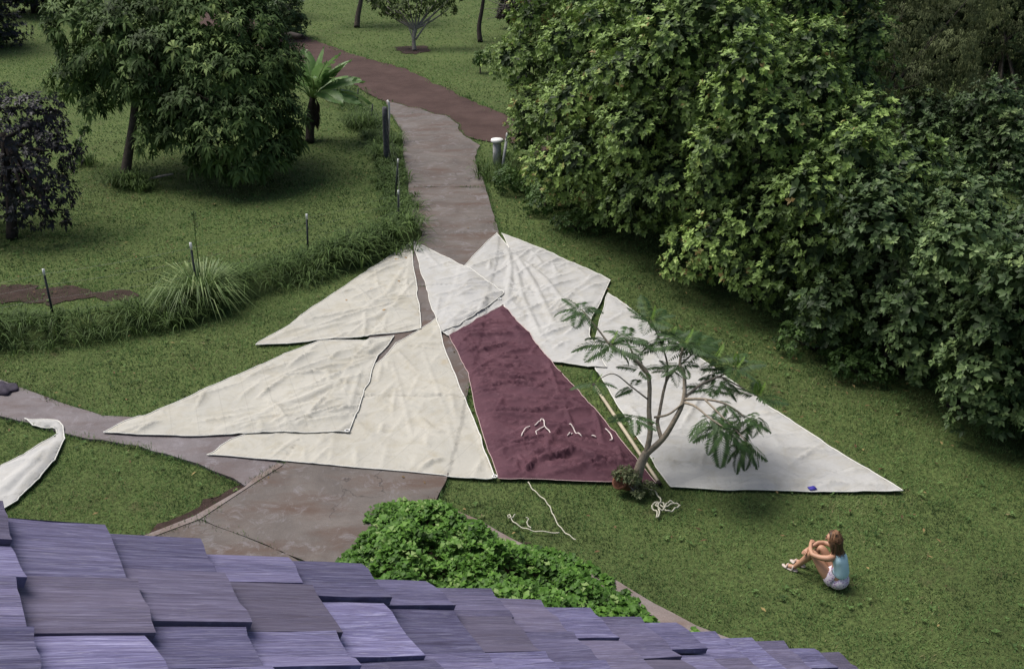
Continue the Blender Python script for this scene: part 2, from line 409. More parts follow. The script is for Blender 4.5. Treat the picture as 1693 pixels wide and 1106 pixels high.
# driveway: concrete slabs poured end to end
apron_px = [(637, 169), (648, 171), (659, 174), (676, 180), (694, 181), (718, 191), (737, 193), (748, 201), (759, 209), (757, 214), (766, 226),
            (794, 243), (788, 252), (785, 262), (792, 286), (800, 302), (803, 312), (675, 312), (675, 300), (668, 266), (664, 217), (645, 187)]
slab_a = apron_px
slab_b = [(675, 312.4), (803, 312.4), (812, 345), (826, 392), (822, 440), (812, 476), (670, 476), (678, 400)]
slab_c = [(669.5, 476.7), (811.5, 476.7), (795, 570), (772, 660), (545, 660), (600, 575), (650, 510)]
slab_d = [(544, 662), (771.5, 662), (757, 730), (746, 772), (737, 800), (716, 843), (640, 905), (556, 951), (333, 862), (405, 812), (432, 795), (470, 771)]
slab_e = [(332.2, 863.2), (555, 952.2), (480, 1010), (330, 1130), (60, 1100), (120, 960), (230, 900)]
drive = empty('driveway', G(700, 450), kind='structure')
DRIVE = []
for i, sp in enumerate((slab_a, slab_b, slab_c, slab_d, slab_e)):
    P = GP(sp); DRIVE.append(P)
    o = sheet('slab', P, .050, M['drive'], .14, .012 if i else .02, .3, None); child(o, drive)
path = empty('path', G(200, 710), kind='structure')
path_px = [(-60, 615), (0, 630), (40, 645), (100, 668), (170, 690), (230, 693), (330, 700), (400, 690), (545, 664), (468, 771.5), (430, 794), (405, 806),
           (330, 770), (230, 740), (170, 730), (120, 722), (60, 704), (0, 690), (-60, 672)]
path_px2 = [(p if p != (545, 664) else (540, 666)) for p in path_px]
PATH = GP(path_px2)
o = sheet('slab', PATH, .040, M['path'], .12, .03, .3, None); child(o, path)
# a narrow strip of concrete laid along the side of the drive
edge = [(469, 773), (431, 797), (331, 863), (230, 901), (120, 962), (114, 958), (222, 897), (322, 858), (405, 810), (424, 793), (461, 770)]
o = sheet('drive_edging', GP(edge), .062, M['kerb'], .1, .0, .3)
kerb_px = [(735, 843), (790, 866), (850, 900), (905, 925), (960, 948), (1020, 968), (1080, 1005), (1150, 1042), (1240, 1076), (1330, 1110),
           (1310, 1140), (1230, 1105), (1140, 1066), (1070, 1028), (1010, 988), (950, 965), (895, 938), (840, 912), (780, 880), (725, 856)]
KERB = GP(kerb_px)
kerb = empty('bed_kerb', G(1010, 985), kind='structure')
o = sheet('kerb_stone', KERB, .09, M['kerb'], .2, .012, .25, None); child(o, kerb)
# bare soil
soils = [[(200, 897), (260, 866), (330, 838), (400, 800), (428, 797), (405, 813), (333, 858), (230, 899), (150, 935)],
         [(-30, 474), (30, 470), (70, 478), (120, 472), (160, 484), (215, 480), (232, 489), (180, 500), (130, 494), (80, 506), (30, 498), (-30, 508)],
         [(655, 78), (700, 76), (712, 84), (690, 90), (660, 88)], 
         [(790, 862), (905, 921), (1010, 962), (1010, 967), (900, 928), (785, 868)]]
SOIL = [GP(s) for s in soils]
for k, P in enumerate(SOIL): sheet('soil', P, .006, M['soil'], 0, .07 if k == 1 else .10, .15)

# ------------------------------------------------------------------ the sails
def wrinkle(P, seed, amp=1., ang=0., sc=1.):
    """sharp irregular creases running mostly along ang, over a gentle billow"""
    r_ = np.random.default_rng(seed); mn, mx = P.min(0), P.max(0); h = np.zeros(len(P))
    key = (seed,)
    if key not in WR:
        area = np.prod(mx-mn); k = int(area*4.2*sc)
        WR[key] = [(r_.uniform(mn, mx), ang+r_.normal(0, .38)+(1.3 if r_.uniform() < .15 else 0), r_.uniform(.22, .85)*(1 if r_.uniform() < .7 else 1.9), r_.uniform(.016, .075), r_.uniform(.026, .060), r_.uniform(-.5, .5)) for _ in range(k)]
    for c, a, hl, ht, wd, bend in WR[key]:
        d = P-c; near = (np.abs(d) < hl+.25).all(1)
        if not near.any(): continue
        q = d[near]; u = (q[:, 0]*math.cos(a)+q[:, 1]*math.sin(a))/hl; v = -q[:, 0]*math.sin(a)+q[:, 1]*math.cos(a)-bend*.12*hl*u*u
        f = np.clip(1-u*u, 0, 1); w_ = wd*np.where(v > 0, .55, 1.5)
        h[near] = np.maximum(h[near], ht*f*np.exp(-np.abs(v)/w_))
    r3 = fbm(P[:, 0]*.8, P[:, 1]*.8, seed+77, 3); r2 = 1-np.abs(2*fbm(P[:, 0]*2.2, P[:, 1]*2.2, seed+31, 3)-1)
    return amp*(h*1.15+.05*r3+.012*np.clip(r2-.6, 0, 1))
WR = {}
def crease(P, pts, h, wd):
    """a raised fold along a pixel polyline"""
    Q = GP(pts); r = np.zeros(len(P))
    tot = len(Q)-1
    for i in range(tot):
        d, t = seg_dist(P, Q[i], Q[i+1]); u = (i+t)/tot
        r = np.maximum(r, h*np.exp(-(d/wd)**2)*np.clip(4*u*(1-u)+.25, 0, 1)) 
    return r
SAILS = []      # (poly, height function) in order, lowest first
def ground_h(P):
    h = np.full(len(P), .030)
    for D in DRIVE+[PATH]: 
        k = inside(P, D); h[k] = .058
    return h
def top_of(P):
    """height of whatever lies on the ground at P, softened past each edge as cloth would drape"""
    h = ground_h(P)
    for poly, fn in SAILS:
        ins = inside(P, poly); d = poly_dist(P, poly); sd_ = np.where(ins, -d, d)
        near = sd_ < .16
        if near.any():
            k = np.clip((.16-sd_[near])/.16, 0, 1); k = k*k*(3-2*k)
            h[near] = np.maximum(h[near], h[near]*(1-k)+(fn(P[near])+.012)*k)
    return h
def dense_edge(poly, step, amp, seed):
    out = []
    n = len(poly)
    for i in range(n):
        a, b = poly[i], poly[(i+1) % n]; L = np.linalg.norm(b-a); k = max(1, int(L/step)); nn = np.array([-(b-a)[1], (b-a)[0]])/L
        for j in range(k):
            t = j/k; q = a+(b-a)*t
            wob = (noise2(np.array([i*7.3+t*L*1.6]), np.array([seed+.5]), seed)[0]-.5)*2*amp*min(1, 6*t*(1-t)*2)
            q = q+nn*wob
            out.append(q)
    return np.array(out)
def make_sail(px, mat, label, creases=(), seed=0, amp=1., ang=0., hem='hem', step=.036, sc=1., wob=.03, hemr=.011, cscale=1.):
    poly = dense_edge(GP(px), .07, wob, seed)
    mn, mx = poly.min(0), poly.max(0)
    gx, gy = np.meshgrid(np.arange(mn[0], mx[0], step), np.arange(mn[1], mx[1], step)); P = np.stack([gx.ravel(), gy.ravel()], 1)
    P = P+rng.uniform(-.35, .35, P.shape)*step
    P = P[inside(P, poly)]; P = P[poly_dist(P, poly) > step*.6]
    allp = [Vector(p) for p in poly]+[Vector(p) for p in P]
    n = len(poly)
    vs, es, fs, *_ = delaunay_2d_cdt(allp, [(i, (i+1) % n) for i in range(n)], [list(range(n))], 1, 1e-6)
    A = np.array([(v.x, v.y) for v in vs])
    wrinkle(poly, seed, amp, ang, sc)
    def fold(Q):
        h = wrinkle(Q, seed, amp, ang, sc)
        for c in creases: h = np.maximum(h, h*.4+crease(Q, c[0], c[1]*cscale, c[2]*(1.25-.25*cscale)))
        return h
    base = top_of(A); ed = np.clip(poly_dist(A, poly)/.22, 0, 1)
    z = base+fold(A)*(.25+.75*ed)
    gs = .045; lo = mn-.3; nx_, ny_ = (np.ceil((mx-mn+.6)/gs).astype(int)+2)
    gxx, gyy = np.meshgrid(lo[0]+np.arange(nx_)*gs, lo[1]+np.arange(ny_)*gs); GQ = np.stack([gxx.ravel(), gyy.ravel()], 1)
    GZ = (top_of(GQ)+fold(GQ)*(.25+.75*np.clip(poly_dist(GQ, poly)/.22, 0, 1))).reshape(ny_, nx_)
    def fn(Q, lo=lo, GZ=GZ, gs=gs):
        u = np.clip((Q[:, 0]-lo[0])/gs, 0, GZ.shape[1]-1.001); v = np.clip((Q[:, 1]-lo[1])/gs, 0, GZ.shape[0]-1.001)
        a, b = u.astype(int), v.astype(int); fu, fv = u-a, v-b
        return GZ[b, a]*(1-fu)*(1-fv)+GZ[b, a+1]*fu*(1-fv)+GZ[b+1, a]*(1-fu)*fv+GZ[b+1, a+1]*fu*fv
    SAILS.append((poly, fn))
    Fc = np.array([f for f in fs if len(f) == 3])
    V = np.column_stack([A, z])
    a_, b_, c_ = V[Fc[:, 0]], V[Fc[:, 1]], V[Fc[:, 2]]
    nz = np.cross(b_-a_, c_-a_)[:, 2]; Fc[nz < 0] = Fc[nz < 0][:, ::-1]
    root = empty('sail', (A[:, 0].mean(), A[:, 1].mean(), .05), label, 'sail', 'sails spread out on the ground')
    o = npmesh('cloth', V, Fc, mat, smooth=True); child(o, root)
    md = o.modifiers.new('thickness', 'SOLIDIFY'); md.thickness = .004; md.offset = 1
    hz = fn(poly)
    loop = np.column_stack([np.vstack([poly, poly[:1]]), np.append(hz, hz[0])+.004])
    mb = MB(); mb.tube(loop, hemr, 6, False); h = mb.build('hem', M[hem], smooth=True); child(h, root)
    return root, fn, poly

# right-hand sails
E_px = [(1005, 487), (1040, 512), (1082, 546), (1150, 590), (1272, 676), (1380, 746), (1492, 815), (1420, 815), (1340, 816), (1220, 813), (1109, 808), (1082, 770), (1045, 712), (1010, 655), (984, 612), (985, 560)]
sE, fE, pE = make_sail(E_px, M['sail_grey'], 'long white triangular sail lying right of the spar, its tip far out on the grass',
    [([(1005, 610), (1060, 640), (1090, 632)], .05, .09), ([(1120, 800), (1250, 796), (1400, 803)], .04, .07), ([(1200, 730), (1330, 720)], .035, .06),
     ([(1240, 690), (1310, 760)], .03, .08), ([(1150, 800), (1170, 740)], .03, .07)], seed=3, amp=.9, ang=-.5)
CD_px = [(822, 389), (835, 404), (842, 414), (829, 388), (870, 404), (920, 425), (965, 445), (1009, 466), (995, 498), (978, 528), (975, 560), (1003, 613), (960, 607), (912, 601), (880, 565), (832, 507), (742, 562), (728, 552), (760, 470), (766, 445), (790, 420)]
sC, fC, pC = make_sail(CD_px, M['sail_grey'], 'broad white sail with folds fanning out from a slit at its upper corner',
    [([(836, 405), (845, 450), (838, 505)], .085, .10), ([(842, 412), (880, 470), (925, 560)], .08, .10), ([(850, 425), (900, 465), (960, 540)], .07, .09),
     ([(845, 420), (865, 500), (900, 575)], .07, .09), ([(870, 410), (895, 440), (880, 450)], .06, .09), ([(880, 445), (930, 440), (980, 462)], .05, .09),
     ([(900, 560), (980, 590)], .05, .09), ([(960, 545), (990, 590)], .05, .09)], seed=9, amp=1.15, ang=.9)
B_px = [(680, 401), (700, 411), (722, 422), (742, 431), (765, 445), (800, 468), (833, 491), (800, 520), (760, 545), (729, 556), (717, 520), (706, 484), (694, 445)]
sB, fB, pB = make_sail(B_px, M['sail_grey'], 'small white sail at the foot of the bare driveway overlapping the broad folded sail',
    [([(715, 470), (760, 462), (790, 455)], .045, .09), ([(730, 500), (800, 490)], .03, .1), ([(700, 420), (730, 450)], .04, .08)], seed=14, amp=.8, ang=.2)
# maroon sail
R_px = [(743, 563), (785, 538), (831, 511), (870, 551), (905, 595), (960, 655), (1010, 712), (1050, 760), (1085, 802), (1010, 800), (920, 798), (823, 795), (805, 742), (786, 680), (775, 625)]
sR, fR, pR = make_sail(R_px, M['sail_red'], 'maroon four sided sail with loose white reef cords across its foot',
    [([(770, 615), (830, 632), (900, 638)], .07, .07), ([(775, 650), (860, 640), (905, 655)], .06, .06), ([(785, 590), (850, 575)], .06, .07),
     ([(800, 560), (850, 560)], .05, .06), ([(795, 685), (880, 690), (950, 680)], .06, .07), ([(830, 745), (900, 730), (960, 745)], .06, .08),
     ([(880, 775), (950, 758), (1010, 780)], .09, .08), ([(930, 790), (1000, 770), (1060, 790)], .07, .06), ([(860, 795), (885, 770), (930, 765)], .07, .06),
     ([(1020, 740), (1030, 785)], .05, .05), ([(920, 650), (950, 720)], .04, .06), ([(800, 610), (880, 612)], .05, .06)], seed=21, amp=1.7, ang=-.12, hem='hem_red', sc=2.6, hemr=.007, cscale=2.3)
# left-hand sails
G_px = [(722, 532), (732, 570), (748, 614), (768, 660), (792, 722), (819, 796), (740, 791), (600, 779), (470, 767), (343, 757), (362, 746), (382, 732), (430, 715), (500, 690), (580, 650), (627, 603), (655, 572), (690, 552)]
sG, fG, pG = make_sail(G_px, M['sail_cream'], 'large cream triangular sail with a grimy patch, spread over the lower driveway',
    [([(640, 580), (660, 640), (690, 760)], .028, .05), ([(690, 560), (735, 680), (760, 780)], .025, .05), ([(690, 650), (722, 660), (728, 655)], .05, .07),
     ([(688, 690), (715, 718), (738, 722)], .045, .07), ([(690, 785), (715, 768), (735, 765)], .06, .06), ([(600, 720), (660, 740)], .03, .07)], seed=33, amp=.6, ang=1.3)
F_px = [(172, 720), (205, 703), (250, 687), (330, 650), (420, 612), (470, 588), (527, 567), (600, 566), (652, 560), (640, 578), (626, 592), (607, 645), (590, 690), (578, 722), (510, 723), (470, 722), (396, 723), (300, 726), (235, 724)]
sF, fF, pF = make_sail(F_px, M['sail_left'], 'wide cream triangular sail whose pointed left corner lies on the narrow path',
    [([(430, 690), (500, 665), (580, 630)], .08, .12), ([(350, 720), (440, 690), (520, 640)], .05, .10), ([(560, 570), (610, 590), (640, 570)], .08, .09),
     ([(540, 610), (550, 650)], .05, .07), ([(600, 610), (575, 700)], .05, .07), ([(480, 722), (520, 690), (560, 660)], .05, .08),
     ([(300, 690), (360, 675)], .03, .07), ([(400, 650), (460, 620)], .035, .08)], seed=41, amp=1.15, ang=.6)
A_px = [(679, 404), (683, 440), (690, 485), (694, 520), (696, 549), (670, 553), (640, 557), (580, 562), (530, 566), (475, 571), (423, 573), (440, 562), (480, 540), (520, 508), (570, 476), (610, 448), (648, 424)]
sA, fA, pA = make_sail(A_px, M['sail_left'], 'cream triangular sail with small rust spots beside the upper driveway grass',
    [([(600, 515), (640, 490), (680, 430)], .05, .10), ([(560, 545), (620, 530), (665, 500)], .055, .11), ([(480, 560), (580, 535)], .05, .12)], seed=52, amp=1.0, ang=.5)
# rust spots sewn through the cloth of the last sail, flat stains
def disc(px, py, z, r, n=9, sy=1.):
    p = G(px, py); a = np.linspace(0, 2*math.pi, n, endpoint=False); rr = r*(1+.35*rng.uniform(-1, 1, n))
    return np.column_stack([p[0]+np.cos(a)*rr, p[1]+np.sin(a)*rr*sy, np.full(n, z)]), p
M['rust'] = plain('rust_stain', (.30, .20, .10), .9, .35, 30, 0)
def stain(mb, fn, px, py, r, sy=1.):
    V, p = disc(px, py, 0, r, 10, sy); V = np.vstack([V, [p]]); V[:, 2] = fn(V[:, :2])+.009
    mb.add(V, [(10, k, (k+1) % 10) for k in range(10)])
for px, py, r in ((655, 433, .06), (671, 430, .045), (616, 482, .05), (573, 500, .03), (635, 519, .045), (660, 470, .03)):
    mb = MB(); stain(mb, fA, px, py, r); child(mb.build('rust_spot', M['rust']), sA)
# blue tag on the foot of the right-hand sail
p = G(1342, 812); mb = MB(); mb.box(Matrix.Translation((p[0], p[1], float(fE(p[None, :2])[0])+.02)) @ Matrix.Rotation(.3, 4, 'Z'), .12, .09, .012)
child(mb.build('tag', M['blue']), sE)
# cringles (rings) worked into sail corners
def cringle(px, py, root, fn):
    p = G(px, py); z = float(fn(p[None, :2])[0])+.02; a = np.linspace(0, 2*math.pi, 15)
    mb = MB(); mb.tube(np.column_stack([p[0]+.04*np.cos(a), p[1]+.04*np.sin(a), np.full(15, z)]), .010, 6, False)
    child(mb.build('cringle', M['white_paint'], smooth=True), root)
cringle(818, 795, sG, fG); cringle(575, 721, sF, fF); cringle(826, 500, sC, fC)
# reef cords on the maroon sail
for pts in ([(862, 730), (868, 719), (876, 714)], [(884, 714), (890, 712), (895, 706), (899, 708), (900, 716), (907, 722), (912, 729)], [(900, 716), (892, 719), (886, 724), (888, 728)],
            [(940, 715), (947, 719), (952, 725), (962, 731)], [(946, 724), (941, 730), (938, 731)], [(1000, 718), (1008, 724), (1012, 733), (1008, 735)], [(978, 729), (985, 731)]):
    P = smooth_path([G(x, y) for x, y in pts], 16); P[:, 2] = fR(P[:, :2])+.02+.02*np.sin(np.linspace(0, 3, len(P)))
    mb = MB(); mb.tube(P, .0105, 6); child(mb.build('reef_cord', M['cord'], smooth=True), sR)

# last sail, folded over itself, bottom left
H_px = [(42, 697), (62, 699), (96, 701), (106, 712), (108, 728), (92, 765), (66, 795), (30, 830), (0, 848), (-60, 880), (-70, 820), (0, 776), (40, 755), (70, 735), (96, 720), (94, 714), (70, 710), (55, 706)]
sH, fH, pH = make_sail(H_px, M['sail_grey'], 'narrow rolled white sail bent at its corner on the grass at the far left',
    [([(60, 703), (95, 706), (102, 722)], .09, .10), ([(98, 735), (50, 780), (0, 820)], .11, .16), ([(102, 728), (80, 770), (20, 830)], .12, .12)], seed=60, amp=.8, ang=.7)

M['dark_cloth'] = plain('dark_cloth', (.035, .028, .045), .85, .5, 9, .4)
c = G(2, 648); bmx = bmesh.new(); bmesh.ops.create_icosphere(bmx, subdivisions=4, radius=1.)
for v in bmx.verts:
    p = np.array(v.co); k = .75+.5*noise2(np.array([p[0]*2.3+p[2]]), np.array([p[1]*2.3-p[2]]), 8)[0]+.12*math.sin(9*p[0]+4*p[1]); v.co = (c[0]+p[0]*.34*k, c[1]+p[1]*.24*k, max(.035, .05+p[2]*.09*k))
o = bmobj('cloth_bundle', bmx, M['dark_cloth'], None, True); tag(o, 'small heap of dark cloth on the path at the left edge', 'cloth')

# ------------------------------------------------------------------ spar, ropes
a = G(982, 636, .06); b = G(1091, 800, .06)
mb = MB(); P = np.array([a+(b-a)*t for t in np.linspace(0, 1, 20)]); rr = .027+.006*np.sin(np.linspace(0, math.pi, 20)); mb.tube(P, rr, 10)
spar = empty('wooden_spar', tuple((a+b)/2), 'long pale wooden spar lying on the grass between the maroon and white sails', 'spar')
child(mb.build('pole', M['spar'], smooth=True), spar)
for e, s in ((a, 1), (b, -1)):
    d = (b-a)/np.linalg.norm(b-a)*s; mb = MB(); mb.tube(np.array([e-d*.012, e+d*.07]), .034, 10); child(mb.build('end_band', M['bark_dark'], smooth=True), spar)
def rope(name, pts, r, label, z=.045):
    P = smooth_path([G(x, y, .02) for x, y in pts], max(24, len(pts)*8)); k = len(P)
    P[:, 2] = z+.012*np.sin(np.arange(k)*.7)
    mb = MB(); mb.tube(P, r, 6); o = mb.build(name, M['rope'], smooth=True)
    return tag(o, label, 'rope', 'ropes lying on the grass')
rope('rope', [(873, 799), (882, 812), (897, 825), (908, 838), (914, 852), (925, 872), (938, 885), (952, 894)], .0095, 'long curving pale rope running from the maroon sail foot across the grass')
rope('rope', [(852, 853), (846, 858), (840, 857), (842, 853), (850, 866), (868, 876), (890, 881), (925, 883)], .0095, 'thin pale rope with a small loop at its left end beside the leafy bed', .05)
rope('rope', [(870, 858), (874, 860), (871, 866), (878, 876)], .0095, 'short hooked piece of pale rope next to the looped rope')
pts = [(1062, 811), (1078, 813), (1088, 823), (1092, 832), (1080, 836), (1078, 843), (1086, 850), (1085, 859), (1090, 852), (1088, 838), (1096, 834), (1100, 846), (1110, 848), (1118, 842), (1124, 839),
       (1118, 836), (1108, 832), (1102, 836), (1097, 843), (1090, 836), (1084, 838), (1094, 846), (1102, 840), (1112, 836)]
rope('rope', pts, .0125, 'tangled heap of thick white rope on the grass below the feathery tree', .06)

# ------------------------------------------------------------------ grass
EXCL = [d for d in DRIVE]+[PATH, KERB, ROAD]+[s[0] for s in SAILS]
KEEP_OUT = GP([(735, 845), (790, 868), (905, 928), (1010, 975), (1150, 1052), (1330, 1120), (1200, 1500), (300, 1500), (550, 955), (640, 905), (716, 845)])
def grass_points(ymin, ymax, per_m2):
    # scatter over the wedge of ground the lens can see plus a margin each side
    d0, d1 = G(846, ymax)[1], G(846, ymin)[1]
    hw = lambda d: (d*.9+CAM_H*.45)*.60+1.5
    n = int((d1-d0)*(hw(d0)+hw(d1))*per_m2)
    y = rng.uniform(d0, d1, n*2); x = rng.uniform(-1, 1, n*2)*hw(d1); k = np.abs(x) < hw(y); P = np.stack([x[k], y[k]], 1)[:n]
    return P
def grass_blades(P, h, wd, lean=.8, soil_keep=.25):
    bad = np.zeros(len(P), bool)
    for e in EXCL: bad |= inside(P, e)
    bad |= inside(P, KEEP_OUT)
    so = np.zeros(len(P), bool)
    for e, kp in zip(SOIL, (-.30, .30, -.2, -.1)):
        so = inside(P, e); bad |= so & (rng.uniform(0, 1, len(P)) > np.clip(1.9*fbm(P[:, 0]*1.7, P[:, 1]*1.7, 91, 3)-.35+kp, .05, 1))
    clump = fbm(P[:, 0]*2.3, P[:, 1]*2.3, 5, 3)
    bad |= rng.uniform(0, 1, len(P)) > .35+1.25*clump
    P = P[~bad]; clump = clump[~bad]; n = len(P)
    a = rng.uniform(0, 2*math.pi, n); hh = h*rng.uniform(.4, 1.1, n)*(.5+.8*clump); ln = rng.uniform(.25, 1.5, n)*lean
    ca, sa = np.cos(a), np.sin(a); z0 = np.full(n, -.012)
    base = np.column_stack([P, z0])
    w_ = wd*rng.uniform(.6, 1.3, n)
    l = base+np.column_stack([-sa*w_, ca*w_, np.zeros(n)]); r = base-np.column_stack([-sa*w_, ca*w_, np.zeros(n)])
    t = base+np.column_stack([ca*hh*ln, sa*hh*ln, hh/np.sqrt(1+.4*ln*ln)])
    V = np.stack([l, r, t], 1).reshape(-1, 3); Fc = np.arange(3*n).reshape(-1, 3)
    big = fbm(P[:, 0]*.28, P[:, 1]*.28, 17, 4); mid = fbm(P[:, 0]*1.1, P[:, 1]*1.1, 23, 3)
    fine = fbm(P[:, 0]*5.5, P[:, 1]*4.5, 41, 3); tn = np.clip(.40+.8*(big-.5)+.8*(mid-.5)+1.05*(fine-.5)+rng.normal(0, .14, n), 0, .92)
    tn = np.where(P[:, 1] > 46, np.clip(tn*.6+.36, 0, .9), tn); dry = (fbm(P[:, 0]*.6, P[:, 1]*.6, 29, 4) > .60) & (rng.uniform(0, 1, n) < .35); tn[dry] = rng.uniform(.85, 1, dry.sum())  # blades beyond the road tinted paler, standing in for brighter light there
    return V, Fc, np.repeat(tn, 3)
mb = MB()
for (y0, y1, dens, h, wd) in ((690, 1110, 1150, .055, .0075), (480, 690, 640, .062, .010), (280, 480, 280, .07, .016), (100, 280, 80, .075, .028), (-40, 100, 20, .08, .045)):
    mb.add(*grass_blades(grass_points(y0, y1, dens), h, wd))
def edge_points(poly, per_m, out=.05):
    R_ = []
    for i in range(len(poly)):
        a, b = poly[i], poly[(i+1) % len(poly)]; L_ = np.linalg.norm(b-a); k = int(L_*per_m); t = rng.uniform(0, 1, k)
        R_.append(a+(b-a)*t[:, None]+rng.normal(0, out, (k, 2)))
    return np.concatenate(R_)
EX_KEEP = EXCL; EXCL = [s[0] for s in SAILS]
for d, k in [(q, 200) for q in DRIVE]+[(PATH, 220), (KERB, 200), (ROAD, 40)]:
    q = edge_points(d, k, .05 if k > 50 else .16); ins = inside(q, d); q = q[~ins | (fbm(q[:, 0]*2.2, q[:, 1]*2.2, 44, 2) > .55)]
    for o_ in DRIVE:
        if o_ is not d: q = q[~inside(q, o_) | (rng.uniform(0, 1, len(q)) < .04)]
    V_, F_, t_ = grass_blades(q, .10 if k > 50 else .12, .009 if k > 50 else .03, .8); V_[:, 2] += .02; mb.add(V_, F_, t_)
EXCL = EX_KEEP
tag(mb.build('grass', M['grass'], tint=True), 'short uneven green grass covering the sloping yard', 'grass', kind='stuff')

def tuft_blades(C, R, n, h, wd, mb, zb=0., arch=1., tn=(.2, .9)):
    """arching three-section blades out of a tuft"""
    a = rng.uniform(0, 2*math.pi, n); r0 = R*np.sqrt(rng.uniform(0, 1, n))*.6; hh = h*rng.uniform(.55, 1.15, n); ln = rng.uniform(.15, 1.0, n)*arch
    o = np.stack([np.cos(a), np.sin(a)], 1); b0 = np.column_stack([C[0]+o[:, 0]*r0, C[1]+o[:, 1]*r0, np.full(n, zb)])
    sdv = np.column_stack([-o[:, 1], o[:, 0], np.zeros(n)])*(wd*rng.uniform(.6, 1.2, n))[:, None]
    od = np.column_stack([o, np.zeros(n)]); z = np.array([0, 0, 1.])
    p1 = b0+od*(hh*ln*.35)[:, None]+z*(hh*.6)[:, None]; p2 = b0+od*(hh*ln*.85)[:, None]+z*(hh*(.95-.2*ln))[:, None]; p3 = b0+od*(hh*ln*1.35)[:, None]+z*(hh*(.95-.6*ln))[:, None]
    V = np.stack([b0-sdv, b0+sdv, p1-sdv, p1+sdv, p2-sdv*.7, p2+sdv*.7, p3], 1).reshape(-1, 3)
    f = np.array([(0, 1, 3), (0, 3, 2), (2, 3, 5), (2, 5, 4), (4, 5, 6)])
    t = np.clip(rng.uniform(*tn, n), 0, 1)
    mb.add(V, (np.arange(n)[:, None, None]*7+f[None]).reshape(-1, 3), np.repeat(t, 7))

# rank grass along the fence line, up the drive side, round tree feet
line = [(-60, 585), (0, 560), (60, 560), (120, 552), (200, 540), (280, 525), (340, 505), (400, 485), (460, 462), (520, 448), (580, 428), (640, 405), (672, 392), (664, 360), (655, 330), (650, 300), (640, 270), (632, 245), (620, 215), (605, 195), (585, 175), (565, 155), (545, 140)]
L = GP(line); mb = MB()
def build_bank():
    P = smooth_path(np.column_stack([L[:14], np.zeros(14)]), 90); k = len(P); T = np.gradient(P[:, :2], axis=0); T /= np.linalg.norm(T, axis=1)[:, None]; Nn = np.column_stack([-T[:, 1], T[:, 0]])
    us = np.linspace(-1, 1, 11); V = []
    for i in range(k):
        hgt = (.20+.26*noise2(np.array([P[i, 0]*.8]), np.array([P[i, 1]*.8]), 4)[0])*min(1, (k-1-i)/8); wid = .50
        for u in us: q = P[i, :2]+Nn[i]*u*wid; V.append((q[0], q[1], -.03+hgt*(1-u*u)**1.0*(.85+.3*noise2(np.array([q[0]*3]), np.array([q[1]*3]), 6)[0])))
    ii = np.arange(k*11).reshape(k, 11); Q = np.stack([ii[:-1, :-1], ii[:-1, 1:], ii[1:, 1:], ii[1:, :-1]], -1).reshape(-1, 4)
    tag(npmesh('grassy_bank', np.array(V), Q, M['lawn'], smooth=True), kind='structure')
build_bank()
def bank_h(c):
    d = min(float(seg_dist(c[None, :], L[i], L[i+1])[0][0]) for i in range(12)); return .30*max(0., 1-(d/.5)**2)
for i in range(len(L)-1):
    d = np.linalg.norm(L[i+1]-L[i]); k = int(d/.10)+1
    for j in range(k):
        t = (j+rng.uniform())/k; c = L[i]+(L[i+1]-L[i])*t+rng.normal(0, .26 if i < 12 else .16, 2)
        big = noise2(np.array([c[0]*.9]), np.array([c[1]*.9]), 4)[0]
        for q in range(3 if i < 12 else 2):
            cc = c+rng.normal(0, .16, 2)
            tuft_blades(cc, .22, 16, (.22+.30*big)*(1 if i < 12 else .75), .010+.004*(i > 8), mb, bank_h(cc) if i < 12 else 0, 1.6, (0.0, .7+.3*big))
for px, py, n, h in ((215, 303, 30, .5), (240, 312, 16, .35), (600, 212, 22, .6), (590, 205, 12, .5), (636, 262, 12, .5), (640, 240, 10, .45), (560, 165, 16, .6), (130, 272, 8, .4), (826, 268, 10, .5), (832, 290, 14, .5), (820, 300, 10, .35)):
    c = G(px, py)[:2]
    for q in range(n): tuft_blades(c+rng.normal(0, .3, 2), .25, 14, h, .014, mb, 0, 1.1, (0, .8))
tag(mb.build('tall_grass', M['tallgrass'], tint=True), 'rank dark green grass grown up along the fence line', 'tall grass', kind='stuff')

# the big arching clump with its seed stalk
c = G(337, 508); root = empty('grass_clump', tuple(c), 'big arching clump of pale green lemongrass on the fence line with one tall stalk', 'plant')
mb = MB(); tuft_blades(c[:2], .34, 420, 1.05, .012, mb, 0, 1.05, (0, 1)); tuft_blades(c[:2], .30, 120, .8, .013, mb, 0, 1.5, (.3, 1))
child(mb.build('blades', M['clumpgrass'], tint=True), root)
mb = MB(); st = [c+np.array([-.02, .1, 0]), c+np.array([-.02, .12, .9]), c+np.array([0, .14, 1.75]), c+np.array([.03, .14, 2.25])]
mb.tube(smooth_path(st, 12), np.linspace(.014, .006, 13), 5)
tp = np.array(st[-1])
for q in range(26):
    z = rng.uniform(-.55, .02); an = rng.uniform(0, 6.28); s0 = tp+np.array([0, 0, z]); mb.tube(np.array([s0, s0+np.array([.06*math.cos(an), .06*math.sin(an), .05])]), [.005, .009], 4)
child(mb.build('seed_stalk', M['clumpgrass']), root)

